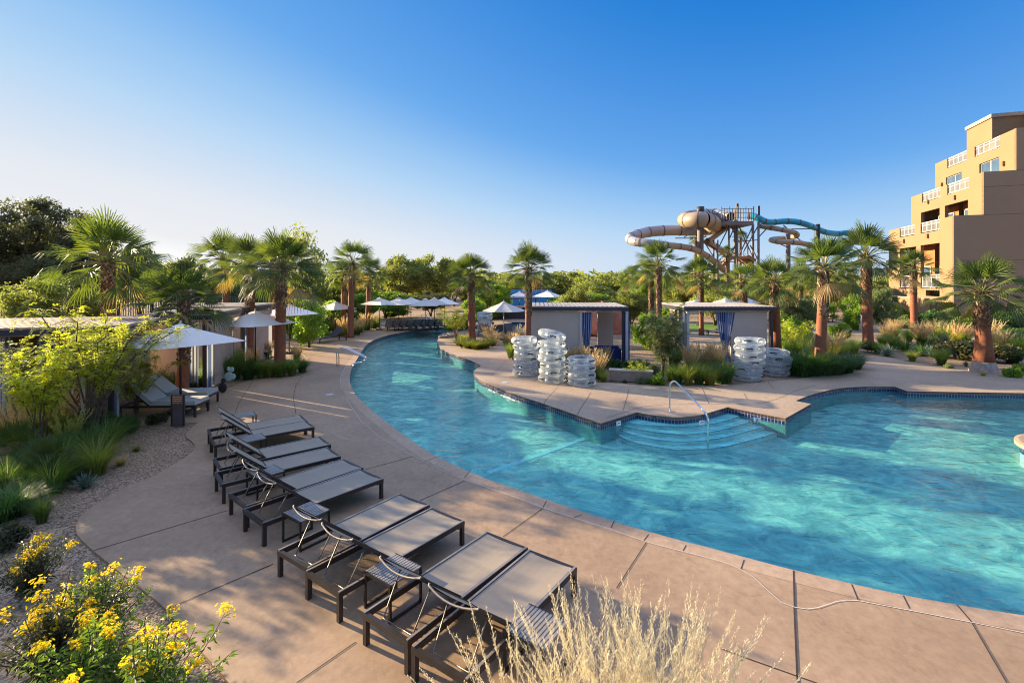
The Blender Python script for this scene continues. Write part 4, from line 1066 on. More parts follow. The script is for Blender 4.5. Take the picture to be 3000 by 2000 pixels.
# ------------------------------------------------------------------ broadleaf / desert trees
def leaf_quads(c, size, r, aspect=2.0, flat=0.0):
    n = len(c)
    a = r.normal(size=(n, 3)); a /= np.linalg.norm(a, axis=1)[:, None] + 1e-9
    b = r.normal(size=(n, 3)); b -= (b * a).sum(1)[:, None] * a; b /= np.linalg.norm(b, axis=1)[:, None] + 1e-9
    if flat: b[:, 2] *= (1 - flat); a[:, 2] *= (1 - flat)
    s = size * r.uniform(.6, 1.4, (n, 1))
    a = a * s * .5 * aspect; b = b * s * .5
    return np.stack([c - a, c + b * .9, c + a, c - b * .9], 1)
def tree_mesh(seed, nblob=26, nleaf=9000, leaf=0.06, shape=(0.5, 0.5, 0.42), zc=0.62, mat='olive_leaf', droop=0.0, sparse=0.3, rbs=1.0):
    """unit tree (height 1): crown + trunk meshes"""
    r = np.random.default_rng(seed)
    cs = []; 
    while len(cs) < nblob:
        p = r.uniform(-1, 1, 3)
        d = np.linalg.norm(p)
        if d < 1 and d > 0.25 and r.random() < 0.4 + 0.6 * d: cs.append(p * np.array(shape) * .86 + np.array([0, 0, zc]))
    cs = np.array(cs); rb = r.uniform(.09, .19, nblob) * rbs
    m = MB(); m.mat(mat)
    idx = r.integers(0, nblob, nleaf)
    v = r.normal(size=(nleaf, 3)); v /= np.linalg.norm(v, axis=1)[:, None]
    rr = rb[idx] * r.uniform(0.15, 1.0, nleaf) ** 0.5 * np.where(r.random(nleaf) < sparse * .4, 1.45, 1.0)
    c = cs[idx] + v * rr[:, None] * np.array([1, 1, .8])
    c[:, 2] = np.maximum(c[:, 2], 0.03)
    m.quads(leaf_quads(c, leaf, r))
    crown = m.mesh('crown')
    t = MB(); t.mat('bark'); t.smooth = True
    nt_ = 3
    for k in range(nt_):
        a = 2 * math.pi * k / nt_ + r.uniform(0, 1)
        f_ = Vector((.10 * math.cos(a), .10 * math.sin(a), .30))
        t.tube([(0, 0, -.02), (f_.x * .3, f_.y * .3, .12), f_], [.026, .02, .014], 6)
        for q in r.choice(nblob, 7, replace=False):
            e = Vector(cs[q]); mdl = f_.lerp(e, .5) + Vector(r.normal(size=3) * .025)
            t.tube([f_, mdl, e], [.011, .007, .003], 5, False)
    return crown, t.mesh('trunk')
TREES = {
 'olive': tree_mesh(21, 55, 15000, .021, mat='olive_leaf', rbs=.8, sparse=.8),
 'olive2': tree_mesh(22, 50, 15000, .021, (0.55, 0.5, 0.38), .58, 'olive_leaf', rbs=.8, sparse=.8),
 'dark': tree_mesh(23, 95, 30000, .013, (0.62, 0.6, 0.40), .60, 'dark_leaf', sparse=1.0, rbs=.6),
 'dark2': tree_mesh(27, 90, 26000, .013, (0.60, 0.6, 0.42), .56, 'dark_leaf', sparse=1.0, rbs=.6),
 'bright': tree_mesh(24, 50, 15000, .021, (0.5, 0.5, 0.46), .50, 'bright_leaf', rbs=.8, sparse=.8),
 'bushy': tree_mesh(25, 55, 15000, .024, (0.62, 0.6, 0.48), .48, 'bright_leaf', rbs=.8, sparse=.8),
 'sage': tree_mesh(26, 46, 14000, .022, (0.55, 0.55, 0.46), .50, 'sage_leaf', rbs=.8, sparse=.8),
 'wispy': tree_mesh(28, 22, 4200, .022, (0.42, 0.4, 0.45), .55, 'olive_leaf', sparse=1.0)}
def tree(kind, px, Y, topy, wpx, label, cat='tree', group=None, name='desert_tree'):
    x, y = XY(px, Y); h = H - (topy - HY) / F * Y; w = wpx * Y / F
    crown, trunk = TREES[kind]
    t = thing(name, label, cat, (x, y, 0), rnd.uniform(0, 6.28), group, sc=(w, w, h))
    link('crown', crown, t); link('trunk', trunk, t)
    return t
T = [('dark', 60, 52, 560, 330, 'large dark mesquite at the far left edge above the fence'), ('dark2', 215, 54, 640, 220, 'dark tree behind the big shaggy palm'),
     ('dark', -180, 50, 640, 380, 'huge dark mesquite beyond the left edge of the fence'), ('dark2', 150, 49, 740, 260, 'low dark tree crown just above the slatted fence'),
     ('olive', 410, 42, 720, 130, 'olive tree between the big palm and the short palm'), ('olive2', 560, 46, 745, 150, 'olive tree behind the leaning palm cluster'),
     ('wispy', 895, 44, 655, 190, 'tall wispy half-bare tree behind the tall left palm'), ('olive2', 985, 48, 800, 160, 'olive tree behind the twin palms'),
     ('olive', 1180, 62, 748, 150, 'large pale mesquite mass right of the twin palms'), ('olive2', 1265, 66, 742, 150, 'large pale mesquite behind the far umbrellas'),
     ('olive', 1330, 70, 760, 120, 'pale mesquite left of the island palm crown'), ('bushy', 1130, 48, 845, 150, 'green bush behind the far umbrella row, left'), ('dark', 1262, 50, 850, 110, 'dark green bush behind the far umbrella row'),
     ('bright', 1440, 46, 822, 130, 'bright green tree right of the island palm'), ('bushy', 1468, 50, 850, 60, 'dense green tree left of the blue screen'),
     ('bright', 905, 27, 862, 120, 'yellow-green feathery shrub beside the black lounger'), ('bright', 850, 31, 840, 110, 'yellow-green tree behind the tall left palm trunk'), ('bright', 965, 34, 870, 90, 'yellow-green bush left of the twin palms'),
     ('olive', 1650, 70, 795, 170, 'broad olive tree behind the left far-bank cabana'), ('olive2', 1760, 62, 800, 190, 'broad yellow-olive tree behind the cabana gap'), ('bushy', 1700, 52, 850, 190, 'green undergrowth tree above the left cabana roof'),
     ('bright', 1880, 45, 815, 110, 'bright tree behind the twin shaggy palms'), ('olive', 1985, 50, 815, 120, 'olive tree left of the slide tower foot'), ('sage', 2120, 48, 838, 130, 'grey-green tree at the slide tower foot'),
     ('olive2', 2215, 44, 815, 120, 'olive tree right of the slide tower foot'), ('sage', 2325, 30, 858, 110, 'pale green shrub between the smooth red palm and the tall palm'), ('bright', 2310, 27, 915, 80, 'small bright shrub between the right palms'),
     ('olive', 2440, 48, 820, 110, 'olive tree behind the far taupe loungers'), ('bushy', 2512, 36, 846, 76, 'round bright green tree between the right palms'), ('sage', 2590, 36, 832, 90, 'pale blossoming tree left of the hotel'),
     ('olive', 2330, 60, 800, 120, 'distant olive tree beneath the tan slide loop'), ('bushy', 2400, 44, 880, 90, 'dense shrub behind the tall palm'), ('sage', 740, 40, 800, 140, 'sage tree behind the left cabanas')]
T += [('olive2', 1690, 40, 838, 110, 'olive tree behind the middle of the left far-bank cabana'), ('bushy', 1905, 26, 905, 90, 'dense green bush between the two far-bank cabanas'), ('bright', 1975, 30, 870, 90, 'bright feathery bush left of the right cabana'),
      ('olive', 2095, 40, 842, 140, 'olive tree just above the right cabana roof'), ('sage', 2175, 42, 850, 120, 'grey-green tree above the right part of the right cabana roof'), ('bushy', 2325, 25, 935, 100, 'full green bush right of the smooth red palm'),
      ('sage', 2352, 38, 850, 100, 'pale green tree between the smooth red palm and the tall palm'), ('bright', 2460, 30, 940, 70, 'lime bush right of the tall palm'), ('olive', 2395, 52, 825, 130, 'olive tree behind the tall palm crown'), ('olive2', 2530, 55, 825, 120, 'olive tree behind the round bright tree'),
      ('bushy', 2625, 40, 880, 60, 'small green tree against the hotel courtyard wall'), ('olive', 1850, 38, 850, 110, 'olive bush behind the corner of the left far-bank cabana'), ('olive2', 1395, 58, 800, 150, 'olive tree behind the island palm crown'), ('olive', 1520, 72, 800, 150, 'olive tree behind the lit palm crown'),
      ('olive2', 690, 50, 760, 170, 'olive tree behind the left palm cluster'), ('olive', 480, 56, 765, 150, 'far olive tree left of the palm cluster'), ('bushy', 1065, 44, 850, 120, 'green bush behind the twin palms'), ('bright', 1390, 40, 868, 90, 'bright green bush behind the island palm trunk')]
for a in T: tree(a[0], a[1], a[2], a[3], a[4], a[5])
# off-frame trees on the left (they throw the dappled shade on the deck)
for (k, x, y, w, h, lab) in [('dark2', -19.5, 11.5, 5.0, 4.6, 'dark mesquite beyond the left end of the near cabana'), ('olive', -15.5, 7.0, 3.6, 3.4, 'young mesquite beyond the left edge of the gravel bed'), ('olive', -25, 27, 5, 4.0, 'mesquite behind the left fence outside the frame')]:
    t = thing('desert_tree', lab, 'tree', (x, y, 0), rnd.uniform(0, 6), sc=(w, w, h)); c_, tr_ = TREES[k]; link('crown', c_, t); link('trunk', tr_, t)

# far wood and hills
def far_wood():
    r = np.random.default_rng(99); m = MB(); m.mat('olive_leaf')
    cs = []; hs = []
    for i in range(330):
        Y = r.uniform(78, 135); x = r.uniform(-1.15, 1.25) * Y; h = r.uniform(3.4, 5.6) + (Y - 78) * 0.02
        n = 170; v = r.normal(size=(n, 3)); v /= np.linalg.norm(v, axis=1)[:, None]
        rad = r.uniform(2.2, 4.2)
        c = np.array([x, Y, h * .5]) + v * np.array([rad, rad, h * .5]) * r.uniform(.5, 1.0, (n, 1)) ** .5
        cs.append(c)
    m.quads(leaf_quads(np.concatenate(cs), 0.55, r)); return m
o = far_wood().obj('distant_woods'); tag(o, 'olive desert woodland forming the skyline behind the resort', 'woodland', kind='stuff')
m = MB(); m.mat('hill'); vs = []; fs = []; n = 120
for i in range(n + 1):
    x = -900 + 1900 * i / n; u = i / n * 9
    h = 7 + 5 * math.sin(u * 1.3 + 1) + 4 * math.sin(u * 2.9) + 1.5 * math.sin(u * 7.1)
    h = max(h, 2) * .5 + 6 * math.exp(-((x - 60) / 120) ** 2) + 5 * math.exp(-((x - 330) / 110) ** 2)
    vs += [(x, 700, -1), (x, 780, h * .8), (x, 860, h), (x, 1000, -1)]
for i in range(n):
    for k in range(3): fs.append((4 * i + k, 4 * i + 4 + k, 4 * i + 5 + k, 4 * i + 1 + k))
m.add(vs, fs); m.smooth = True; struct(m.obj('hills'), 'low brown desert hills on the horizon', 'hills')

# ------------------------------------------------------------------ feathery trees near the camera
def feather_mesh(seed, nbr, reach, height, nleafstep=0.06, leaf=0.05, zmin=0.35, dens=1.0, mat='mesquite_leaf', spread=1.0, leaflen=0.16):
    """multi-stem young tree with arching branches carrying drooping feathery leaves"""
    r = np.random.default_rng(seed); t = MB(); t.mat('bark'); t.smooth = True; L = MB(); L.mat(mat); qs = []
    def feather(p, d):
        d = d / np.linalg.norm(d); n = 7; ll = leaflen * r.uniform(.7, 1.3)
        s = np.cross(d, [0, 0, 1.0]); s = s / (np.linalg.norm(s) + 1e-6)
        up = np.cross(s, d)
        for i in range(n):
            q = p + d * ll * (i + 1) / n + np.array([0, 0, -1.0]) * ll * .55 * ((i + 1) / n) ** 2
            w = leaf * (1 - .35 * i / n)
            for sg in (-1, 1):
                o = s * sg * w + d * w * .35 + up * r.uniform(-.3, .3) * w; h = d * leaf * .17
                qs.append([q - h, q + o * .5 - h * 1.4, q + o, q + o * .5 + h * 1.4])
    for b in range(nbr):
        a = 2 * math.pi * b / nbr + r.uniform(-.3, .3); rc = reach * r.uniform(.45, 1.0) * spread; ht = height * r.uniform(.65, 1.0)
        pts = [np.array([0, 0, 0.0])]
        for k in range(1, 7):
            u = k / 6
            pts.append(np.array([math.cos(a) * rc * u ** 1.3, math.sin(a) * rc * u ** 1.3, ht * (u ** .75) * (1 - .12 * u * u)]) + r.normal(size=3) * .04 * height * u * .4)
        rad = np.linspace(.016, .004, 7) * height * .45
        t.tube([Vector(p) for p in pts], list(rad), 6, False)
        for k in range(2, 7):
            nb = int(6 * dens) if k < 6 else int(8 * dens)
            for q in range(nb):
                p0 = pts[k - 1] + (pts[k] - pts[k - 1]) * r.random()
                if p0[2] < zmin * height: continue
                dd = r.normal(size=3); dd[2] = abs(dd[2]) * .4; dd /= np.linalg.norm(dd)
                ln = r.uniform(.25, .5) * height * .28
                tw = [p0, p0 + dd * ln * .5 + np.array([0, 0, .02]), p0 + dd * ln - np.array([0, 0, .10 * ln])]
                t.tube([Vector(p) for p in tw], [.005, .003, .002], 4, False)
                for u in np.arange(.15, 1.01, nleafstep / ln):
                    pp = tw[0] + (tw[2] - tw[0]) * u
                    fd = r.normal(size=3); fd[2] *= .5; feather(pp, fd + dd * .6)
    L.quads(np.array(qs)); return L.mesh('crown'), t.mesh('trunk')
FEA = feather_mesh(5, 11, 1.9, 2.9, .06, .045, dens=.95, zmin=.36)
FEB = feather_mesh(9, 8, 0.55, 2.1, .06, .055, dens=1.0, leaflen=.14)
FEC = feather_mesh(12, 9, 0.75, 3.3, .07, .06, dens=1.1, zmin=.12, mat='sage_leaf')
FED = feather_mesh(14, 9, 1.2, 1.9, .07, .06, dens=.9)
def feather_tree(F_, loc, rz, sc, label, name='young_mesquite'):
    t = thing(name, label, 'young tree', loc, rz, None, sc=sc); link('crown', F_[0], t); link('trunk', F_[1], t); return t
feather_tree(FEA, W(265, 1300), .4, (1.15, 1.15, 1.28), 'yellow-green feathery tree with many arching stems before the near left cabana')
feather_tree(FEB, (-9.6, 9.9, 0), 0, (1.1, 1.1, 1.45), 'slender feathery sapling tied to the red stake')
feather_tree(FED, (-10.6, 8.8, 0), 2, (1.1, 1.1, 1.4), 'feathery yellow-green tree cut by the left edge')
feather_tree(FEC, (*XY(1942, 18.3), 0), 1.0, (1.0, 1.0, 1.0), 'tall feathery tree between the two far-bank cabanas', 'feathery_tree')
feather_tree(FEC, (*XY(1965, 20.0), 0), 3.0, (.9, .9, .8), 'second thinner feathery tree just behind the one between the cabanas', 'feathery_tree')
feather_tree(FEB, (*XY(300, 11.6), 0), 4.2, (1.2, 1.2, 1.65), 'tall slim feathery sapling in front of the near left cabana roof')
feather_tree(FED, (*XY(400, 13.2), 0), 3.1, (.8, .8, 1.0), 'low feathery shrub left of the cushioned loungers')
feather_tree(FED, (*XY(1335, 30.5), 0), 0.5, (1.35, 1.35, 1.2), 'small spreading feathery tree left of the island palm')
feather_tree(FED, (*XY(1872, 18.0), 0), 2.5, (.5, .5, .45), 'low feathery shrub at the white cabana post')
feather_tree(FED, (*XY(2330, 24.0), 0), 1.5, (.9, .9, 1.1), 'feathery shrub right of the smooth red palm')
def stake(px, py, h, lab, mat='wood_stake', w=.07):
    p = W(px, py); m = MB(); m.mat(mat); m.box((0, 0, h / 2), (w, w, h)); m.lathe([(w * .5, h), (0.0, h + .02)], 4)
    o = m.obj('tree_stake'); o.location = p; tag(o, lab, 'stake', 'wooden tree stakes')
stake(130, 1268, 1.45, 'red wooden stake in the left bed beside the feathery sapling'); stake(225, 1262, 1.5, 'dark wooden stake before the near left cabana, right of the red one')
stake(243, 1262, 1.3, 'pale wooden stake standing just right of the dark one', 'pale_stone', .06)
stake(1338, 993, 1.1, 'small stake holding the spreading tree on the island')

# ------------------------------------------------------------------ grasses
def grass_mesh(seed, n, h, spread, w, mat, plume=None, npl=0, curl=.6, base=.10, tips=None, up=0.9):
    r = np.random.default_rng(seed); m = MB(); m.mat(mat)
    def blades(n, h, w, spread, seg, curl, up):
        az = r.uniform(0, 2 * math.pi, n); tilt = np.sqrt(r.random(n)) * 1.0 * spread; tilt = np.clip(tilt, 0, 1.3)
        ln = h * r.uniform(.6, 1.05, n); b = np.stack([np.cos(az), np.sin(az)], 1) * (base * np.sqrt(r.random(n)) * (0.5 + tilt))[:, None]
        az2 = az + r.normal(0, .35, n)
        side = np.stack([-np.sin(az2), np.cos(az2), np.zeros(n)], 1)
        P = [np.concatenate([b, np.zeros((n, 1)) - .02], 1)]; th = tilt * .35; p = P[0].copy()
        for k in range(seg):
            dirv = np.stack([np.cos(az2) * np.sin(th), np.sin(az2) * np.sin(th), np.cos(th)], 1)
            p = p + dirv * (ln / seg)[:, None]; P.append(p.copy()); th = np.clip(th + (tilt + .25) * curl * (k + 1) / seg, 0, 2.3)
        ws = np.linspace(1, .08, seg + 1) * w
        q = []
        for k in range(seg):
            q.append(np.stack([P[k] - side * ws[k] / 2, P[k] + side * ws[k] / 2, P[k + 1] + side * ws[k + 1] / 2, P[k + 1] - side * ws[k + 1] / 2], 1))
        return np.concatenate(q), P
    q, _ = blades(n, h, w, spread, 5, curl, up); m.quads(q)
    if tips:
        m.mat(tips); q, _ = blades(n // 4, h * 1.05, w * .8, spread, 5, curl * .8, up); m.quads(q)
    if plume and npl:
        m.mat(plume); q, P = blades(npl, h * 1.35, w * .7, spread * .75, 5, curl * .35, up); m.quads(q)
        d = P[5] - P[3]; ln = np.linalg.norm(d, axis=1)[:, None]; d = d / ln
        k = 16
        for i in range(k):
            u = i / k
            c = P[3] + (P[5] - P[3]) * u + r.normal(0, .006, P[3].shape)
            o = r.normal(size=c.shape); o -= (o * d).sum(1)[:, None] * d; o /= np.linalg.norm(o, axis=1)[:, None]
            s = .028 * h * (1 - .6 * abs(u - .4)) * 1.2
            m.quads(np.stack([c - d * s, c + o * s * .55, c + d * s * 1.5 + o * s, c - o * s * .4], 1))
    return m.mesh('blades')
G = {
 'green': [grass_mesh(40 + i, 420, 1.0, .8, .016, 'grass_green', tips='grass_yellow') for i in range(2)],
 'deep': [grass_mesh(44 + i, 380, 1.0, 1.0, .024, 'grass_deep', tips='grass_green') for i in range(2)],
 'yellow': [grass_mesh(48, 420, 1.0, .9, .014, 'grass_yellow', tips='grass_green')],
 'plume': [grass_mesh(50 + i, 300, .8, .8, .016, 'grass_green', 'grass_tan', 110) for i in range(2)],
 'straw': [grass_mesh(53, 360, 1.0, .8, .014, 'grass_yellow', 'grass_tan', 70)],
 'reed': [grass_mesh(55, 260, 1.0, .7, .012, 'grass_green', 'plume_straw', 30)]}
def agave_mesh(seed, n=34, mat='agave', w=.09):
    r = np.random.default_rng(seed); m = MB(); m.mat(mat)
    for i in range(n):
        a = i * 2.4; t = .15 + 1.15 * (i / n); ln = r.uniform(.8, 1.0)
        d = Vector((math.cos(a) * math.sin(t), math.sin(a) * math.sin(t), math.cos(t))); s = Vector((-math.sin(a), math.cos(a), 0)); u = s.cross(d)
        p0 = d * .03; p1 = d * ln * .5 + Vector((0, 0, .02)); p2 = d * ln - Vector((0, 0, .05 * t))
        m.add([p0 - s * w * .4, p0 + s * w * .4, p1 + s * w * .6 + u * .0, p1 - s * w * .6, p1 - u * .03, p2], [(0, 1, 2, 4), (0, 4, 3), (3, 4, 5), (4, 2, 5)])
    return m.mesh('leaves')
G['agave'] = [agave_mesh(60)]; G['yucca'] = [agave_mesh(61, 80, 'grass_deep', .035)]
def shrub_mesh(seed, n, leaf, mat, shape=(1, 1, .8)):
    r = np.random.default_rng(seed); m = MB(); m.mat(mat); nb = 16
    cs = r.normal(size=(nb, 3)) * .33 * np.array(shape); cs[:, 2] = np.abs(cs[:, 2]) + .25
    i = r.integers(0, nb, n); v = r.normal(size=(n, 3)); v /= np.linalg.norm(v, axis=1)[:, None]
    c = cs[i] + v * (.28 * r.random(n) ** .5)[:, None]; c[:, 2] = np.maximum(c[:, 2], .02)
    m.quads(leaf_quads(c, leaf, r)); return m.mesh('leaves')
G['shrub'] = [shrub_mesh(70, 2600, .075, 'shrub_dark')]; G['lime'] = [shrub_mesh(71, 2600, .08, 'bright_leaf')]; G['hedge'] = [shrub_mesh(72, 3000, .07, 'grass_deep')]; G['sagebush'] = [shrub_mesh(73, 2600, .065, 'sage_leaf')]
G['fanpalm'] = [CROWNS[3]]
NAMES = {'green': ('grass_clump', 'green grass clump'), 'deep': ('grass_clump', 'dark green strappy grass clump'), 'yellow': ('grass_clump', 'yellow-green grass tuft'), 'plume': ('fountain_grass', 'grass clump with tan plumes'),
         'straw': ('grass_clump', 'straw-coloured grass clump'), 'reed': ('grass_clump', 'thin grass clump with pale seed stalks'), 'agave': ('agave_plant', 'grey-green agave'), 'yucca': ('yucca_plant', 'spiky dark yucca'),
         'shrub': ('shrub', 'dark leafy shrub'), 'lime': ('shrub', 'lime green shrub'), 'hedge': ('shrub', 'dense dark green shrub'), 'sagebush': ('shrub', 'grey-green shrub'), 'fanpalm': ('fan_palm_shrub', 'low fan palm')}
WF = {'green': 1.35, 'deep': 1.35, 'yellow': 1.35, 'plume': 1.3, 'straw': 1.35, 'reed': 1.3}
SCL = {'plants in the bed below the hotel': 1.3, 'dark grasses at the foot of the tall right palm': 1.25, 'grass ring around the island palm': 1.35, 'grasses between the feathery tree and right tubes': 1.2, 'grasses at the twin palms': 1.15, 'dark shrubs against the hotel wall': 1.3}
def bed(where, group, items):
    items = [(a, b, h * SCL.get(group, 1.0), k, w) for a, b, h, k, w in items]
    """items: (px, py base, height m, kind, width factor)"""
    cnt = {}
    for it in items: cnt.setdefault(it[3], []).append(it)
    for k, lst in cnt.items():
        lst.sort(key=lambda q: q[0])
        for i, it in enumerate(lst):
            px, py, h, _, wf = it; p = W(px, py); nm, d = NAMES[k]
            lab = ((nth(i, len(lst)).replace(' from left', ' ') + ' ' if len(lst) > 1 else '').replace('  ', ' ') + d + ' ' + where)
            me = G[k][i % len(G[k])]
            o = link(nm, me, None, (p.x, p.y, -0.03 if k != 'fanpalm' else h * .45), rnd.uniform(0, 6.28), (h * wf * WF.get(k, 1.0), h * wf * WF.get(k, 1.0), h))
            tag(o, lab, 'palm' if k == 'fanpalm' else ('shrub' if 'shrub' in nm else ('grass' if 'grass' in nm else 'plant')), group)
bed('in the gravel bed at the near left', 'plants in the near left gravel bed', [
    (282, 1385, .85, 'yellow', .95), (205, 1400, .6, 'green', 1.2), (400, 1317, .14, 'yellow', 1.3), (354, 1358, .16, 'straw', 1.5), (122, 1525, .5, 'green', .7), (60, 1500, .6, 'deep', 1.1), (10, 1520, .6, 'deep', 1.1),
    (150, 1440, .75, 'green', 1.1), (90, 1440, .7, 'deep', 1.1), (20, 1440, .75, 'green', 1.0), (180, 1385, .85, 'green', 1.1), (110, 1390, .9, 'deep', 1.0), (40, 1380, .8, 'fanpalm', .9), (140, 1420, .7, 'fanpalm', .8), (250, 1345, .8, 'deep', 1.1),
    (310, 1322, .8, 'green', 1.0), (330, 1290, .75, 'deep', 1.1), (200, 1320, .8, 'reed', 1.0), (60, 1320, 1.0, 'straw', .8), (110, 1300, 1.0, 'straw', .8), (20, 1300, 1.0, 'green', .9), (180, 1290, 1.1, 'straw', .7), (215, 1290, .7, 'lime', .8),
    (250, 1425, .35, 'agave', 1.0), (300, 1275, .6, 'hedge', .9), (375, 1262, .45, 'hedge', .9), (460, 1242, .35, 'shrub', .9), (30, 1600, .35, 'shrub', 1.0)])
bed('behind the cushioned loungers', 'grass bed behind the cushioned loungers', [
    (440, 1150, 1.0, 'green', .9), (480, 1145, 1.0, 'deep', .9), (515, 1142, 1.0, 'green', .9), (555, 1138, .9, 'green', .9), (590, 1132, .8, 'deep', .9), (500, 1150, .4, 'lime', 1.0), (560, 1150, .4, 'shrub', .8)])
bed('in the tall strip between umbrella and palm', 'tall grasses between umbrella and palm', [
    (620, 1112, 1.15, 'green', .8), (655, 1110, 1.25, 'green', .8), (690, 1108, 1.1, 'green', .8), (728, 1108, 1.0, 'deep', .9), (765, 1104, .9, 'green', .9), (640, 1085, 1.2, 'green', .8), (690, 1080, 1.1, 'green', .8), (740, 1080, .9, 'plume', .9)])
bed('around the foot of the tall left palm', 'grasses at the foot of the tall left palm', [
    (792, 1102, .85, 'yellow', .9), (822, 1104, .8, 'green', .9), (855, 1098, .9, 'green', .85), (885, 1088, .75, 'deep', .85), (870, 1060, .8, 'plume', .8), (780, 1050, .9, 'plume', .8)])
bed('at the twin palms', 'grasses at the twin palms', [
    (985, 978, .95, 'plume', 1.1), (1010, 985, .9, 'straw', 1.1), (1045, 980, 1.0, 'plume', 1.1), (1055, 972, .8, 'green', 1.0), (1075, 966, 1.1, 'plume', 1.1), (1095, 962, 1.0, 'green', 1.0), (1105, 958, .8, 'plume', 1.0), (940, 985, .5, 'lime', 1.5), (965, 985, .4, 'yellow', 1.2)])
bed('in the ring around the island palm', 'grass ring around the island palm', [
    (1350, 1012, .5, 'yellow', 1.7), (1372, 1018, .5, 'yellow', 1.7), (1395, 1021, .5, 'yellow', 1.7), (1420, 1018, .5, 'yellow', 1.7), (1442, 1010, .5, 'straw', 1.6), (1432, 998, .6, 'straw', 1.0), (1358, 1000, .5, 'yellow', 1.0), (1325, 968, .6, 'lime', 1.0), (1345, 965, .9, 'hedge', .8)])
bed('beside the left tube stack', 'grasses beside the left tube stack', [(1497, 1045, .85, 'green', .8), (1505, 1020, .9, 'plume', .8), (1482, 1012, .8, 'plume', .8), (1520, 1010, .9, 'straw', .8)])
bed('before the left far-bank cabana', 'plumed grasses before the left far-bank cabana', [
    (1672, 1085, .95, 'plume', .8), (1700, 1080, 1.0, 'plume', .8), (1730, 1095, 1.05, 'plume', .8), (1756, 1108, .95, 'plume', .8), (1768, 1116, .55, 'yellow', .8), (1775, 1075, .9, 'plume', .8),
    (1808, 1082, .55, 'hedge', .9), (1850, 1080, .45, 'lime', 1.1), (1815, 1112, .18, 'shrub', .7), (1830, 1122, .16, 'shrub', .7), (1895, 1095, .6, 'sagebush', 1.0), (1880, 1122, .25, 'sagebush', 1.0)])
bed('in the bed between feathery tree and tubes', 'grasses between the feathery tree and right tubes', [
    (1985, 1120, .75, 'green', .9), (2015, 1124, .8, 'yellow', .8), (2048, 1122, .8, 'green', .9), (2080, 1126, .75, 'yellow', .9), (2110, 1120, .8, 'deep', .9), (2130, 1118, .8, 'green', .8), (2025, 1095, 1.0, 'plume', .8), (2065, 1092, 1.0, 'plume', .8), (2100, 1090, 1.05, 'plume', .8),
    (1925, 1122, .4, 'lime', 1.0), (1965, 1115, .5, 'green', .9), (1975, 1075, 1.0, 'green', .8), (2005, 1060, 1.0, 'deep', .8)])
bed('at the foot of the tall right palm', 'dark grasses at the foot of the tall right palm', [
    (2322, 1096, .9, 'deep', 1.0), (2350, 1100, .95, 'deep', 1.0), (2382, 1100, .95, 'deep', 1.0), (2415, 1098, .95, 'deep', 1.0), (2448, 1096, .9, 'deep', 1.0), (2480, 1090, .8, 'deep', 1.0), (2508, 1078, .7, 'deep', 1.0),
    (2330, 1060, 1.1, 'green', .9), (2360, 1055, 1.1, 'green', .9), (2400, 1072, 1.1, 'plume', .7), (2440, 1050, .9, 'straw', .9), (2470, 1040, .8, 'yellow', .9), (2500, 1035, .8, 'green', .9), (2310, 1030, 1.0, 'green', .9), (2345, 1020, 1.0, 'sagebush', .9), (2425, 1030, .8, 'green', .9), (2375, 1085, .8, 'reed', .8)])
bed('in the planted bed below the hotel', 'plants in the bed below the hotel', [
    (2545, 1030, .5, 'shrub', 1.0), (2570, 1035, .55, 'green', .9), (2600, 1042, .5, 'agave', 1.2), (2620, 1020, .8, 'green', 1.0), (2672, 1056, .5, 'yellow', .9), (2700, 1040, .55, 'yucca', 1.2), (2650, 1030, .6, 'yucca', 1.1), (2757, 1068, .75, 'green', .8), (2732, 1045, .6, 'agave', 1.0), (2765, 1010, .9, 'reed', .9),
    (2800, 1050, .75, 'shrub', 1.3), (2835, 1048, .7, 'shrub', 1.2), (2925, 1060, .7, 'shrub', 1.3), (2965, 1062, .6, 'deep', 1.2), (2990, 1085, .25, 'lime', 1.4), (2970, 1104, .35, 'lime', 1.0), (2700, 1010, 1.0, 'plume', 1.0), (2740, 995, 1.0, 'plume', 1.0), (2800, 1005, .8, 'straw', 1.0), (2830, 1000, .8, 'plume', 1.0),
    (2660, 1000, .8, 'green', 1.0), (2620, 985, .9, 'plume', 1.0), (2600, 1000, .7, 'straw', 1.0), (2785, 975, .9, 'lime', 1.1), (2830, 968, .9, 'lime', 1.1), (2870, 975, .9, 'lime', 1.0), (2945, 1000, .8, 'sagebush', 1.1), (2980, 1000, .8, 'lime', 1.2), (2900, 1010, .9, 'straw', 1.0), (2935, 1030, .7, 'straw', 1.0), (2990, 1035, .9, 'green', 1.0), (2880, 1100, .15, 'straw', 1.2),
    (2780, 1078, .2, 'sagebush', 1.0), (2830, 1072, .25, 'agave', .8), (2585, 1010, .6, 'green', 1.0), (2745, 1020, .6, 'sagebush', 1.0)])
bed('against the hotel wall', 'dark shrubs against the hotel wall', [
    (2715, 958, 1.1, 'hedge', 1.1), (2745, 955, 1.2, 'hedge', 1.1), (2780, 958, 1.0, 'hedge', 1.1), (2812, 955, 1.1, 'hedge', 1.1), (2845, 955, 1.1, 'hedge', 1.1), (2930, 975, 1.2, 'hedge', 1.1), (2965, 970, 1.2, 'hedge', 1.1), (3000, 972, 1.4, 'hedge', 1.1), (2690, 955, .9, 'shrub', 1.1), (2655, 960, .8, 'sagebush', 1.2)])
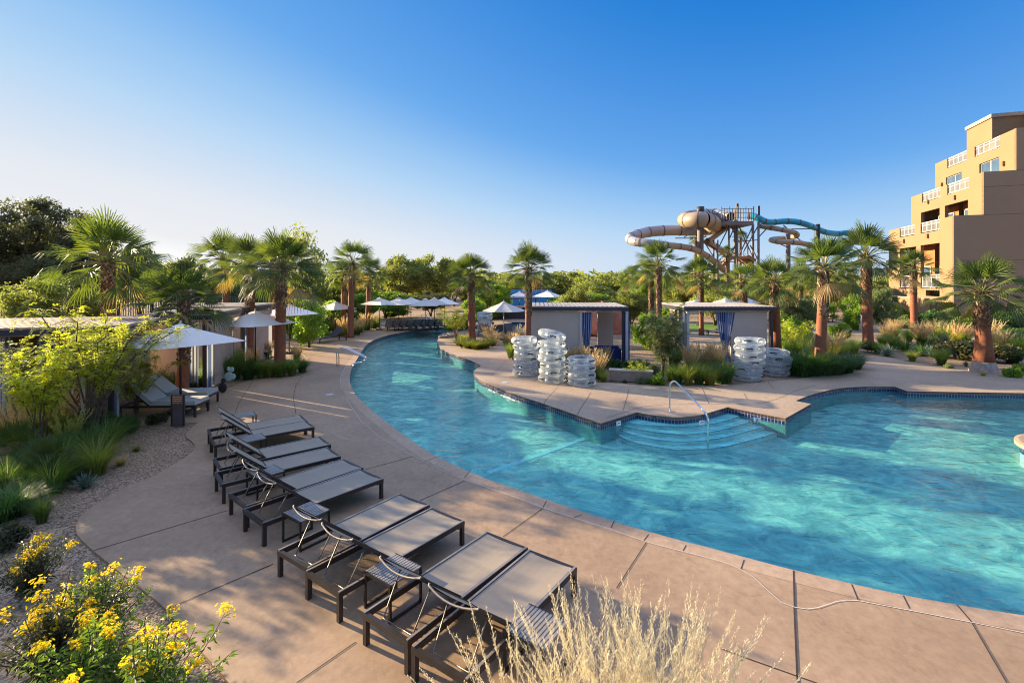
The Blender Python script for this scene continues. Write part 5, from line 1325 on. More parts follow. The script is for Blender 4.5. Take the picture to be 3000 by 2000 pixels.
# prickly pear and saguaro spear
pp = thing('prickly_pear', 'prickly pear with pale blue round pads at the deck edge', 'cactus', W(652, 1150))
def pad(c, r_, tilt, mat):
    m = MB(); m.mat(mat); m.smooth = True; vs = []; fs = []
    M = Matrix.Translation(c) @ Matrix.Rotation(tilt, 4, 'Y') @ Matrix.Diagonal((r_ * .86, r_ * .16, r_, 1))
    n1, n2 = 8, 14
    for i in range(n1 + 1):
        th = math.pi * i / n1
        for k in range(n2): ph = 2 * math.pi * k / n2; vs.append(M @ Vector((math.sin(th) * math.cos(ph), math.sin(th) * math.sin(ph), math.cos(th))))
    for i in range(n1):
        for k in range(n2): fs.append((i * n2 + k, i * n2 + (k + 1) % n2, (i + 1) * n2 + (k + 1) % n2, (i + 1) * n2 + k))
    m.add(vs, fs); m.obj('pad', pp)
pad((0, 0, .17), .17, .0, 'cactus_pad_dark'); pad((.02, 0, .40), .085, .2, 'cactus_pad_dark')
pad((.17, .05, .52), .16, .4, 'cactus_pad'); pad((.31, .05, .52), .11, .5, 'cactus_pad'); pad((.17, .06, .77), .08, -.3, 'cactus_pad'); pad((.27, .06, .75), .09, .3, 'cactus_pad')
cc = thing('column_cactus', 'small dark twin-column cactus in the bed below the hotel', 'cactus', W(2768, 1030))
for dx in (-.05, .06):
    m = MB(); m.mat('cactus_pad_dark'); m.smooth = True; m.tube([(dx, 0, 0), (dx, 0, .45), (dx, 0, .72), (dx, 0, .78)], [.05, .055, .045, .01], 10); m.obj('stem', cc)

# dry plumed grass right in front of the camera
def dry_grass(seed, nst, hmin, hmax, rad, spread):
    r = np.random.default_rng(seed); m = MB()
    m.mat('grass_tan'); P = []
    qs = []
    for i in range(nst * 6):     # basal leaves
        a = r.uniform(0, 6.28); t = abs(r.normal(0, .28)); h = r.uniform(.4, .75) * hmin; rr = rad * math.sqrt(r.random())
        b = np.array([math.cos(a) * rr, math.sin(a) * rr, 0]); d = np.array([math.cos(a) * math.sin(t), math.sin(a) * math.sin(t), math.cos(t)]); s = np.array([-math.sin(a), math.cos(a), 0]) * .003
        p1 = b + d * h * .55; p2 = b + d * h + np.array([math.cos(a), math.sin(a), -.4]) * h * .18
        qs += [[b - s, b + s, p1 + s * .8, p1 - s * .8], [p1 - s * .8, p1 + s * .8, p2 + s * .1, p2 - s * .1]]
    m.quads(np.array(qs)); qs = []; sp = []
    for i in range(nst):
        a = r.uniform(0, 6.28); rr = rad * math.sqrt(r.random()); t = spread * (rr / rad) * r.uniform(.4, 1.3) + abs(r.normal(0, .05)); h = r.uniform(hmin, hmax)
        b = np.array([math.cos(a) * rr, math.sin(a) * rr, 0]); d = np.array([math.cos(a) * math.sin(t), math.sin(a) * math.sin(t), math.cos(t)])
        bend = np.array([math.cos(a), math.sin(a), 0]) * .10 * h * r.random()
        K = 9; pts = [b + d * h * k / K + bend * (k / K) ** 2.5 for k in range(K + 1)]
        s = np.array([.0022, 0, 0])
        for k in range(K): qs.append([pts[k] - s, pts[k] + s, pts[k + 1] + s * .7, pts[k + 1] - s * .7])
        z0 = r.uniform(.45, .6); n = 95
        for q in range(n):
            u = z0 + (1.02 - z0) * q / n
            f = u * K; k = min(int(f), K - 1); c = pts[k] + (pts[k + 1] - pts[k]) * (f - k)
            o = r.normal(size=3); o[2] = 0; o /= np.linalg.norm(o) + 1e-6
            if r.random() < .25: continue
            env = math.sin(math.pi * min(1, (u - z0) / (1 - z0) * .9 + .12)) ** .7
            ln = r.uniform(.35, 1.0) * .040 * env + .004
            e = c + o * ln * .75 + d * ln * 1.1
            w = np.cross(o, d) * .0022
            sp.append([c, c + (e - c) * .5 + w, e, c + (e - c) * .5 - w])
            if r.random() < .8:
                e2 = e + r.normal(size=3) * .004; x = r.uniform(.004, .008)
                sp.append([e2 - d * x, e2 + w * 1.4, e2 + d * x * 1.6, e2 - w * 1.4])
    m.mat('plume'); m.quads(np.array(qs)); m.quads(np.array(sp))
    return m.mesh('stalks')
DG = [dry_grass(80, 92, .85, 1.25, .22, .5), dry_grass(81, 34, .75, 1.22, .22, .6)]
for i, (x, y, s_, k, lab) in enumerate([(.10, 3.72, 1.0, 1, 'pale dry plumed grass clump in front of the loungers, leftmost of the foreground clumps'), (.68, 3.8, .98, 0, 'pale dry plumed grass, middle of the foreground clumps'),
                               (1.15, 3.75, 1.0, 0, 'dense pale dry plumed grass, rightmost of the foreground clumps'), (.50, 3.45, .95, 1, 'short pale dry grass in front of the middle foreground clump'), (1.45, 3.62, .95, 1, 'thin pale dry grass stalks standing apart at the right of the foreground clumps')]):
    o = link('dry_plume_grass', DG[k], None, (x, y, 0), i * 1.3, s_); tag(o, lab, 'grass', 'foreground dry grass clumps')

# yellow flowering shrub
def flower_shrub(seed, nst, h, spread, fl='flower_yellow', lf='shrub_leaf', dead=0):
    r = np.random.default_rng(seed); st_ = MB(); st_.mat('bark'); lv = MB(); fo = MB(); lq = []; fq = []; ff = []
    for i in range(nst):
        a = r.uniform(0, 6.28); t = r.uniform(.05, spread); hh = h * r.uniform(.6, 1.05)
        d = np.array([math.cos(a) * math.sin(t), math.sin(a) * math.sin(t), math.cos(t)])
        pts = [d * hh * k / 6 + np.array([0, 0, .06 * (k / 6) ** 2]) + r.normal(size=3) * .012 * k / 6 for k in range(7)]
        st_.tube([Vector(p) for p in pts], list(np.linspace(.008, .003, 7)), 4, False)
        for k in range(64):
            u = r.uniform(.18, .97) * 6; j = min(int(u), 5); c = pts[j] + (pts[j + 1] - pts[j]) * (u - j)
            o = r.normal(size=3); o[2] = o[2] * .4 + .25; o /= np.linalg.norm(o); ln = r.uniform(.05, .095); s = np.cross(o, [0, 0, 1.0]); s /= np.linalg.norm(s) + 1e-6
            s = s * ln * .17; c = c + o * .02; mid = c + o * ln * .5; e = c + o * ln - np.array([0, 0, ln * .25])
            lq += [[c, mid + s, e, mid - s]]
        if r.random() < .32:
            top = pts[-1]
            for k in range(r.integers(24, 40)):
                v = r.normal(size=3) * np.array([.036, .036, .022]); c = top + v + np.array([0, 0, .02]); nrm = v + np.array([0, 0, .05]); nrm /= np.linalg.norm(nrm)
                x = np.cross(nrm, [1, 0, .1]); x /= np.linalg.norm(x); y = np.cross(nrm, x); rr = r.uniform(.009, .015)
                for q in range(5):
                    an = q * 2 * math.pi / 5; p1 = c + (x * math.cos(an - .5) + y * math.sin(an - .5)) * rr + nrm * .006; p2 = c + (x * math.cos(an + .5) + y * math.sin(an + .5)) * rr + nrm * .006; p3 = c + (x * math.cos(an) + y * math.sin(an)) * rr * 1.35 + nrm * .003
                    ff.append([c - nrm * .008, p1, p3, p2])
    lv.mat(lf); lv.quads(np.array(lq)); fo.mat(fl)
    fo.quads(np.array(ff)) if ff else None
    return st_.mesh('stems'), lv.mesh('leaves'), fo.mesh('flowers')
FS = [flower_shrub(90, 50, .95, .85), flower_shrub(91, 36, .8, .9), flower_shrub(92, 34, .85, .8, 'flower_yellow', 'shrub_dark')]
for (x, y, s_, k, lab) in [(-2.95, 3.85, 1.0, 0, 'yellow flowering shrub with bright green leaves at the bottom left'), (-3.55, 4.2, .95, 1, 'yellow flowering shrub left of the bright one, cut by the bottom edge'),
                        (-4.25, 4.55, 1.0, 2, 'darker leafed yellow-flowered shrub at the left edge'), (-4.3, 5.0, .85, 1, 'yellow flowering shrub standing behind the bright one'), (-5.6, 5.7, .8, 2, 'sparse yellow-flowered shrub at the left edge below the grasses')]:
    t = thing('flowering_shrub', lab, 'flowering shrub', (x, y, 0), x * 2, 'yellow flowering shrubs at the bottom left', sc=s_)
    for nm, me in zip(('stems', 'leaves', 'flowers'), FS[k]): link(nm, me, t)

# ------------------------------------------------------------------ wave sign
sg = thing('pool_sign', 'narrow brown sign with three pale wave lines in the gravel', 'sign', W(520, 1248), R(6))
m = MB(); m.mat('sign_post'); m.box((0.01, 0, .27), (.24, .04, .54)); m.obj('panel', sg)
for s in (-1, 1): m = MB(); m.mat('post_dark'); m.box((s * .145 + .01, 0, .40), (.03, .05, .80)); m.obj('post', sg)
m = MB(); m.mat('sign_brown'); m.box((0.01, 0, .665), (.255, .046, .25)); m.obj('board', sg)
m = MB(); m.mat('sign_wave')
for k in range(4):
    for q in range(10):
        x0 = -.10 + .022 * q; z = lambda x: .745 - k * .048 + .010 * math.sin(x * 60 + k)
        m.bar((x0, -.027, z(x0)), (x0 + .022, -.027, z(x0 + .022)), .004, .014 if k < 3 else .008)
m.obj('wave_lines', sg)
# wheeled towel thing is hidden; rocks
for i, (px, py, s_) in enumerate([(1293, 990, .35), (1308, 988, .45), (1322, 986, .38), (1302, 981, .3)]):
    r = np.random.default_rng(200 + i); m = MB(); m.mat('rock'); m.smooth = False
    prof = [(0.01, .5), (.45, .42), (.62, .2), (.6, 0), (.4, -.1)]; m.lathe(prof, 9)
    m.v = [(v[0] * (1 + r.uniform(-.2, .2)) * s_, v[1] * (1 + r.uniform(-.2, .2)) * s_, v[2] * s_ * (1 + r.uniform(-.2, .2))) for v in m.v]
    o = m.obj('boulder'); o.location = W(px, py); tag(o, 'brown boulder on the island tip, %s of four' % nth(i, 4), 'boulder', 'boulders on the island tip')
for i, (px, Y, s_, h_) in enumerate([(1722, 34, 1.6, 1.7), (1760, 36, 1.8, 2.0), (1792, 35, 1.5, 1.8)]):
    r = np.random.default_rng(210 + i); m = MB(); m.mat('red_rock')
    m.lathe([(0.01, 1.0), (.5, .93), (.8, .6), (.9, .25), (.95, 0)], 10)
    m.v = [(v[0] * (1 + r.uniform(-.2, .2)) * s_, v[1] * (1 + r.uniform(-.2, .2)) * s_, v[2] * h_ * (1 + r.uniform(-.12, .12))) for v in m.v]
    o = m.obj('boulder'); o.location = (*XY(px, Y), 0); tag(o, 'red rock boulder seen through the left cabana, %s of three' % nth(i, 3), 'boulder', 'red boulders behind the left cabana')
m = MB(); m.mat('pale_stone'); m.smooth = True; m.lathe([(0.0, 1.75), (.16, 1.7), (.2, 1.5), (.12, 1.35), (.3, 1.15), (.34, .8), (.25, .45), (.35, .1), (.4, 0)], 16)
o = m.obj('stone_urn'); o.location = (*XY(1770, 31.5), 0); tag(o, 'pale stone urn seen through the left cabana', 'urn')
# dark bar counter behind the pool, blue screen, pavilion
sc_ = thing('outdoor_screen', 'blue outdoor screen with rounded black frame behind the pool', 'screen', (*XY(1560, 56), 0))
w_, h0, h1 = 5.3, H - (906 - HY) / F * 56, H - (844 - HY) / F * 56
m = MB(); m.mat('steel_dark')
def rrect(w, z0, z1, rad, n=6):
    pts = []
    for (cx, cz, a0) in ((w / 2 - rad, z1 - rad, 0), (-w / 2 + rad, z1 - rad, 90), (-w / 2 + rad, z0 + rad, 180), (w / 2 - rad, z0 + rad, 270)):
        for k in range(n + 1): a = R(a0 + 90 * k / n); pts.append((cx + rad * math.cos(a), cz + rad * math.sin(a)))
    return pts
o_ = rrect(w_, h0 - .3, h1, .45); n = len(o_)
m.add([(x, -.1, z) for x, z in o_] + [(x, .5, z) for x, z in o_], [tuple(range(n)), tuple(range(2 * n - 1, n - 1, -1))] + [(i, n + i, n + (i + 1) % n, (i + 1) % n) for i in range(n)]); m.obj('frame', sc_)
i_ = rrect(w_ - .5, h0 - .05, h1 - .15, .3); m = MB(); m.mat('screen_blue'); m.add([(x - .12, -.12, z) for x, z in i_], [tuple(range(n))]); m.obj('display', sc_)
m = MB(); m.mat('steel_dark'); m.box((0, .2, (h0 - .3) / 2), (w_ - 1, .3, max(.1, h0 - .3))); m.obj('stand', sc_)
bc = thing('bar_counter', 'dark bar counter with white items across the small pool', 'bar', (*XY(1500, 47), 0))
m = MB(); m.mat('steel_dark'); m.box((0, 0, .55), (6, .8, 1.1)); m.obj('counter', bc)
m = MB(); m.mat('rust_wood'); m.box((0, 0, 1.14), (6.3, 1.0, .07)); m.obj('counter_top', bc)
m = MB(); m.mat('steel_dark'); m.box((0.8, .3, 1.95), (3.4, 1.2, .10)); m.box((2.3, .3, 1.53), (.1, .1, .74)); m.box((-.7, .3, 1.53), (.1, .1, .74)); m.obj('awning', bc)
m = MB(); m.mat('table_white'); m.box((-.3, -.45, .95), (1.3, .06, .3)); m.box((.75, -.45, .9), (.3, .06, .35)); m.obj('menu_panel', bc)
pv = thing('pavilion', 'small pavilion with shingled hip roof above the blue screen', 'pavilion', (*XY(1583, 80), 0))
zr = H - (826 - HY) / F * 80; zt_ = H - (812 - HY) / F * 80
m = MB(); m.mat('roof_wood'); m.add([(-1.8, -1.8, zr), (1.8, -1.8, zr), (1.8, 1.8, zr), (-1.8, 1.8, zr), (-.7, 0, zt_), (.7, 0, zt_)], [(0, 1, 5, 4), (1, 2, 5), (2, 3, 4, 5), (3, 0, 4), (3, 2, 1, 0)]); m.obj('roof', pv)
for sx in (-1, 1):
    for sy in (-1, 1): m = MB(); m.mat('post_dark'); m.box((sx * 1.4, sy * 1.4, zr / 2), (.16, .16, zr)); m.obj('post', pv)
m = MB(); m.mat('lawn'); m.poly([[XY(2020, 36), XY(2120, 36), XY(2140, 42), XY(2010, 42)]], 0.01); struct(m.obj('lawn'), 'small bright lawn seen through the right cabana', 'lawn')
m = MB(); m.mat('deck2'); m.poly([[XY(2350, 33), XY(2700, 33), XY(2640, 47), XY(2330, 47)]], 0.005); struct(m.obj('path'), 'pale path before the far taupe loungers', 'path')
m = MB(); m.mat('deck2'); m.poly([[XY(1980, 26), XY(2300, 26), XY(2300, 35), XY(1980, 35)]], 0.005); struct(m.obj('path'), 'sunlit path behind the right cabana', 'path')
# bollard light, green post
m = MB(); m.mat('sage_leaf'); m.smooth = True; m.tube([(0, 0, 0), (0, 0, 1.25)], .05, 8); o = m.obj('marker_post'); o.location = (*XY(2912, 30), 0); tag(o, 'pale green slim post before the hotel end wall', 'post')

# ------------------------------------------------------------------ fence on the left
fn = thing('slat_fence', 'dark fence of thin vertical metal slats behind the left cabanas', 'fence')
fpts = [(-44, 31), (-36, 32), (-27, 33.5), (-19, 35)]
zf_ = 2.62
for s_i in range(3):
    a = Vector((*fpts[s_i], 0)); b = Vector((*fpts[s_i + 1], 0)); L_ = (b - a).length; npan = max(1, round(L_ / 1.9))
    for k in range(npan):
        p = a.lerp(b, k / npan); q = a.lerp(b, (k + 1) / npan); m = MB(); m.mat('steel_dark')
        nb = 20
        for j in range(1, nb): c = p.lerp(q, j / nb); m.bar(c + Vector((0, 0, .08)), c + Vector((0, 0, zf_ - .05)), .035, .035)
        m.bar(p + Vector((0, 0, zf_ - .03)), q + Vector((0, 0, zf_ - .03)), .05, .06); m.bar(p + Vector((0, 0, .08)), q + Vector((0, 0, .08)), .04, .05)
        m.obj('slat_panel', fn)
        m = MB(); m.mat('steel_dark'); m.box((p.x, p.y, zf_ / 2 + .02), (.16, .16, zf_ + .04)); m.obj('post', fn)

# ------------------------------------------------------------------ hotel
dirx = Vector((470, 1430, 0)).normalized(); u = dirx; v = Vector((u.y, -u.x, 0))
C1 = W(2794, 945)
def ray_int(px, P0, d):   # t such that P0 + d t lies on the pixel column
    k = (px - CX) / F
    return (P0.x - k * P0.y) / (k * d.y - d.x)
s2 = ray_int(2881.5, C1, v); s3 = ray_int(2977, C1, v)
C2 = C1 + v * s2; C3 = C1 + v * s3
def zat(px, py, P0): t = ray_int(px, P0, u); p = P0 + u * t; return t, H - (py - HY) / F * p.y
def zc_(px, py, P): return H - (py - HY) / F * P.y
z1 = zc_(2794, 632, C1); z2_ = zc_(2881, 504, C2); z3 = zc_(2977, 376, C3)
hot = thing('hotel', 'ochre stepped hotel with white balcony railings at the right', 'hotel', C1, 0)
def hp_(a, b, z): return (C1 + u * a + v * b - C1).to_3d() + Vector((0, 0, z))   # local to C1
def hbox(m, a0, a1, b0, b1, z0, z1_):
    P = lambda a, b, z: u * a + v * b + Vector((0, 0, z))
    m.hexa([P(a0, b0, z0), P(a0, b1, z0), P(a1, b1, z0), P(a1, b0, z0), P(a0, b0, z1_), P(a0, b1, z1_), P(a1, b1, z1_), P(a1, b0, z1_)])
def lt(px, Pk): return ray_int(px, Pk, u)
tA = lt(2604, C1); tB = lt(2670, C2); tC = lt(2740, C3)
DEP = s3 + 16
TW = 0.30
def facade(Pk, bk, t_end, z0, ztop, opens, name='wall'):
    """facade wall in plane b=bk from a=0..t_end with openings (a0,a1,za,zb); pieces"""
    m = MB(); m.mat('hotel_wall')
    xs = sorted(set([0, t_end] + [o[0] for o in opens] + [o[1] for o in opens]))
    for i in range(len(xs) - 1):
        a0, a1 = xs[i], xs[i + 1]; mid = (a0 + a1) / 2
        zs = sorted([(o[2], o[3]) for o in opens if o[0] <= mid <= o[1]]); z = z0
        for (za, zb) in zs:
            if za > z: hbox(m, a0, a1, bk, bk + TW, z, za)
            z = zb
        if ztop > z: hbox(m, a0, a1, bk, bk + TW, z, ztop)
    return m.obj(name, hot)
def orange_back(a0, a1, bk, za, zb, glass=False):
    m = MB(); m.mat('hotel_recess'); hbox(m, a0 - .1, a1 + .1, bk + 1.5, bk + 1.7, za - .1, zb + .2); m.obj('recess', hot)
    f = MB(); f.mat('rail_white'); w = (a1 - a0)
    g0, g1 = a0 + w * .15, a1 - w * .1
    for q in (g0, (g0 + g1) / 2, g1): hbox(f, q - .05, q + .05, bk + 1.40, bk + 1.49, za, za + 2.2)
    hbox(f, g0, g1, bk + 1.40, bk + 1.49, za + 2.2, za + 2.28); fo = f.obj('window', hot)
    m = MB(); m.mat('window_glass'); hbox(m, g0 + .05, g1 - .05, bk + 1.43, bk + 1.46, za, za + 2.2); m.obj('pane', fo)
def railing(a0, a1, bk, z0, z1_):
    m = MB(); m.mat('rail_white'); hbox(m, a0, a1, bk + .08, bk + .16, z1_ - .10, z1_); hbox(m, a0, a1, bk + .09, bk + .15, z0 + .10, z0 + .16); hbox(m, a0, a1, bk + .09, bk + .15, z1_ - .32, z1_ - .27)
    n = max(4, int((a1 - a0) / .14))
    for i in range(n + 1):
        q = a0 + (a1 - a0) * i / n; big = i % 6 == 0
        hbox(m, q - (.05 if big else .015), q + (.05 if big else .015), bk + .10, bk + .14, z0 + .1, z1_ - .05)
    m.obj('railing', hot)
# tier 1 : openings from picture columns
def op(px0, px1, py_top, py_bot, Pk, mid=None):
    a1 = lt(px0, Pk); a0 = lt(px1, Pk); pxm = (px0 + px1) / 2
    za = zat(pxm, py_bot, Pk)[1]; zb = zat(pxm, py_top, Pk)[1]
    return [a0, a1, za, zb]
o1 = op(2697, 2753, 715, 845, C1); o2 = op(2636, 2684, 725, 845, C1); o1b = op(2712, 2753, 850, 868, C1)
r1 = op(2697, 2753, 646, 680, C1); r2 = op(2636, 2680, 668, 700, C1); zr0 = (r1[2] + r2[2]) / 2
facade(C1, 0, tA, -.1, z1, [o1, o2, [o1b[0], o1b[1], o1b[2], o1b[3]], [r1[0], r1[1], z1 - 1.02, z1 + .001], [r2[0], r2[1], z1 - 1.02, z1 + .001]])
orange_back(o1[0], o1[1], 0, o1[2], o1[3]); orange_back(o2[0], o2[1], 0, o2[2], o2[3]); orange_back(o1b[0], o1b[1], 0, o1b[2], o1b[3])
for o_k in (o1, o2): railing(o_k[0], o_k[1], 0, o_k[2], o_k[2] + 1.35)
railing(r1[0], r1[1], 0, z1 - 1.02, z1 + .02); railing(r2[0], r2[1], 0, z1 - 1.02, z1 + .02)
# terraces (floors) and upper tiers
m = MB(); m.mat('hotel_trim'); hbox(m, TW, tA, TW, s2, z1 - 1.25, z1 - 1.05); hbox(m, .02, tB, s2 + TW, s3, z2_ - 1.25, z2_ - 1.05); m.obj('terrace_floor', hot)
p2a = op(2698, 2753, 616, 690, C2); p2b = op(2768, 2836, 594, 665, C2)
q1 = op(2775, 2839, 524, 565, C2); q2 = op(2701, 2755, 553, 590, C2)
facade(C2, s2, tB, z1 - 1.2, z2_, [p2a, p2b, [q1[0], q1[1], z2_ - 1.02, z2_ + .001], [q2[0], q2[1], z2_ - 1.02, z2_ + .001]])
orange_back(p2a[0], p2a[1], s2, z1 - 1.1, p2a[3]); orange_back(p2b[0], p2b[1], s2, z1 - 1.1, p2b[3])
railing(q1[0], q1[1], s2, z2_ - 1.02, z2_ + .02); railing(q2[0], q2[1], s2, z2_ - 1.02, z2_ + .02)
w3 = op(2869, 2928, 470, 535, C3); w4 = op(2771, 2818, 512, 560, C3)
k1 = op(2855, 2930, 402, 455, C3); k2 = op(2775, 2832, 444, 485, C3)
facade(C3, s3, tC, z2_ - 1.2, z3, [w3, w4, [k1[0], k1[1], z3 - 1.02, z3 + .001], [k2[0], k2[1], z3 - 1.02, z3 + .001]])
for w in (w3, w4):
    f = MB(); f.mat('rail_white'); hbox(f, w[0], w[1], s3 + .14, s3 + .2, w[3] - .06, w[3])
    for q in (w[0], (w[0] + w[1]) / 2, w[1]): hbox(f, q - .05, q + .05, s3 + .14, s3 + .2, w[2], w[3] - .06)
    fo = f.obj('window', hot); m = MB(); m.mat('window_glass'); hbox(m, w[0] + .05, w[1] - .05, s3 + .16, s3 + .18, w[2], w[3] - .06); m.obj('pane', fo)
railing(k1[0], k1[1], s3, z3 - 1.02, z3 + .02); railing(k2[0], k2[1], s3, z3 - 1.02, z3 + .02)
m = MB(); m.mat('hotel_trim'); hbox(m, .3, tC, s3 + TW, DEP, z3 - 1.25, z3 - 1.05); m.obj('terrace_floor', hot)
# top block
t4a = lt(2906, C3); t4b = lt(2832, C3); z4 = zat(2906, 345, C3)[1]
m = MB(); m.mat('hotel_wall'); hbox(m, t4a, t4b, s3 + .01, DEP, z3 + .002, z4); hbox(m, t4a, t4b, s3 + TW + .02, DEP, z3 - 1.04, z3 + .001); m.obj('penthouse', hot)
m = MB(); m.mat('hotel_trim'); hbox(m, t4a - .15, t4b + .05, s3 - .12, DEP, z4 + .002, z4 + .32); hbox(m, -1.0, t4a - .152, s3 + 2.3, DEP, z4 + .002, z4 + .32); m.obj('roof_cap', hot)
m = MB(); m.mat('hotel_wall'); hbox(m, t4b, tC + .0, s3 + 3, DEP, z3 - 1.04, z3 + .9); m.obj('rear_wall', hot)
# end wall (shaded, stepped)
m = MB(); m.mat('hotel_end')
hbox(m, -.02, .28, 0.0, DEP, -.1, z1 + .01); hbox(m, -.02, .28, s2, DEP, z1 + .01, z2_ + .01); hbox(m, -.02, .28, s3, DEP, z2_ + .01, z3 + .012)
ew = m.obj('end_wall', hot)
m = MB(); m.mat('groove')
for zz, b0 in ((2.3, 0.0), (5.4, 0.0), (z1 - .02, s2 + .02), (z2_ - 1.3, s2 + .02), (z2_ + .0, s3 + .02)): hbox(m, -.026, -.021, b0, DEP, zz, zz + .035)
for bb in (5.0, 10.0, 15.0): hbox(m, -.026, -.021, bb, bb + .035, 0, z1)
m.obj('control_joints', ew)
m = MB(); m.mat('hotel_wall'); hbox(m, tA - .3, tA, 0.31, DEP, -.1, z1); hbox(m, tB - .3, tB, s2 + .31, DEP, z1, z2_); hbox(m, tC - .3, tC, s3 + .31, DEP, z2_, z3); m.obj('far_end_wall', hot)
for (px, py, Pk, bk) in [(2721, 590, C2, s2), (2799, 577, C2, s2), (2720, 690, C1, 0), (2650, 705, C1, 0), (2942, 478, C3, s3), (2761, 540, C3, s3)]:
    t_, z_ = zat(px, py, Pk); m = MB(); m.mat('lamp_brass'); hbox(m, t_ - .12, t_ + .12, bk - .18, bk - .002, z_ - .16, z_ + .16); hbox(m, t_ - .07, t_ + .07, bk - .14, bk - .03, z_ - .28, z_ - .161); m.obj('wall_lamp', hot)
ga = lt(2790, C1); gb = lt(2635, C1)
gw = thing('courtyard_wall', 'low tan courtyard wall at the foot of the hotel', 'wall', C1 - v * 1.6)
m = MB(); m.mat('hotel_wall'); zg = 2.3; hbox(m, .8, gb - .5, 0, .2, -.05, zg - .3); m.obj('wall_body', gw)
m = MB(); m.mat('hotel_trim'); hbox(m, .78, gb - .48, -.03, .23, zg - .3, zg - .22); m.obj('cap', gw)

# ------------------------------------------------------------------ water slides
def c5(x, y): return (1800 + x / 3.92, 560 + y / 3.92)
YS = 68.0
def slide(name, label, pts, mats, every=3, n=14, fl=True):
    P = []; rad = []; mt = []
    for (x, y, dy, rr) in pts:
        px, py = c5(x, y); P.append(Dp(px, py, YS + dy)); rad.append(rr * .82)
    t = thing(name, label, 'water slide')
    S = smooth3(P, 5); Rr = []
    for i in range(len(P) - 1):
        for k in range(5): Rr.append(rad[i] + (rad[i + 1] - rad[i]) * k / 5)
    Rr.append(rad[-1])
    cuts = [0]
    m = MB(); m.smooth = True; seg = len(S) - 1
    nseg = len(mats); step = math.ceil(len(S) / nseg)
    for i, mm in enumerate(mats):
        a = i * step; b = min(len(S) - 1, (i + 1) * step)
        if b <= a: continue
        m.mat(mm); m.tube(S[a:b + 1], Rr[a:b + 1], n, False)
    m.obj('flume', t)
    if fl:
        for i in range(2, len(S) - 1, every):
            f = MB(); f.mat('slide_flange'); f.smooth = True
            d = (S[i + 1] - S[i - 1]).normalized() * .07
            f.tube([S[i] - d, S[i] + d], Rr[i] * 1.06, n, False); f.obj('flange', t)
    return t, S
slide('water_slide', 'big tan and grey tube slide looping left of the tower',
      [(1340, 290, 1, .75), (1250, 290, 3, .95), (1150, 275, 5, 1.15), (1020, 285, 5, 1.25), (880, 300, 3, 1.25), (810, 325, 0, 1.25), (860, 335, -3, 1.25), (1000, 325, -4.5, 1.25), (1120, 355, -3, 1.2), (1150, 400, 0, 1.1), (1090, 440, 3, .95),
       (900, 455, 4, .9), (650, 450, 4, .95), (420, 465, 3.5, .95), (260, 500, 2, .9), (175, 540, 0, .8), (240, 580, -2.5, .75), (420, 600, -4, .65), (600, 620, -4, .55), (780, 640, -3.5, .5), (920, 670, -3, .5), (1040, 730, -2, .5), (1150, 810, -1, .5), (1270, 920, 0, .5), (1340, 1010, 1, .5)],
      ['slide_grey', 'slide_grey', 'slide_tan', 'slide_tan', 'slide_tan', 'slide_tan', 'slide_grey', 'slide_grey', 'slide_grey', 'slide_grey', 'slide_tan', 'slide_tan', 'slide_tan', 'slide_tan'], 4)
slide('water_slide', 'blue tube slide running right from the tower top', [(1535, 285, 0, .55), (1600, 288, -.5, .55), (1660, 315, -1, .55), (1740, 350, -1, .5), (1840, 355, -1, .5), (1960, 345, -1, .5), (2080, 352, -1, .5), (2190, 378, -1, .48), (2300, 420, 0, .48), (2420, 470, 1, .48), (2560, 490, 2, .5), (2650, 480, 2, .5), (2720, 520, 3, .5), (2700, 640, 3, .5), (2560, 760, 2, .5), (2440, 890, 1, .5), (2360, 960, 0, .5)], ['slide_blue'] * 2, 6)
slide('water_slide', 'thin tan tube slide curling below the blue one', [(1660, 395, 1, .42), (1750, 415, 0, .42), (1850, 430, -1, .42), (1960, 450, -2, .42), (2060, 475, -2, .42), (2100, 505, 0, .42), (2040, 530, 3, .42), (1920, 540, 4, .42), (1830, 548, 2, .42), (1800, 562, 0, .42), (1880, 580, -3, .42), (2020, 585, -4, .42), (2160, 600, -4, .42), (2300, 640, -3, .42), (2420, 720, -2, .42)], ['slide_tan'] * 2, 6)
slide('water_slide', 'straight tan flume descending in front of the tower', [(1310, 400, 2, .45), (1230, 460, 1, .45), (1150, 520, 0, .45), (1070, 570, -1, .45)], ['slide_tan'], 6, 10, False)
tw_ = thing('slide_tower', 'steel slide tower with platform, masts and zigzag stairs', 'slide tower', (0, 0, 0))
def sp(x, y, dy=0): return Dp(*c5(x, y), YS + dy)
for (x, yt, dy, r_) in [(1410, 145, -1, .16), (1655, 170, -1, .16), (1590, 380, 1.5, .19), (1315, 330, -1, .13), (1140, 480, 0, .12), (1185, 560, -2, .13), (1385, 220, 2, .13), (1530, 620, 2, .1)]:
    a = sp(x, yt, dy); m = MB(); m.mat('steel'); m.smooth = True; m.tube([a, (a.x, a.y, 0)], r_, 8); m.obj('column', tw_)
for (x, yt, dy) in [(1410, 145, -1), (1655, 170, -1)]:
    a = sp(x, yt, dy); m = MB(); m.mat('steel_dark'); m.tube([a, a - Vector((0, 0, 1.9))], .2, 8); m.obj('mast_cap', tw_)
a = sp(988, 180, -1.5); m = MB(); m.mat('steel'); m.smooth = True; m.tube([a - Vector((0, 0, .1)), (a.x, a.y, 0)], .42, 14); m.obj('main_pole', tw_)
m = MB(); m.mat('steel_dark'); m.smooth = True; m.tube([a, a - Vector((0, 0, 1.0))], .5, 14); m.obj('pole_cap', tw_)
a = sp(1995, 490, 1); m = MB(); m.mat('steel'); m.smooth = True; m.tube([a, (a.x, a.y, 0)], .3, 12); m.obj('loop_pole', tw_)
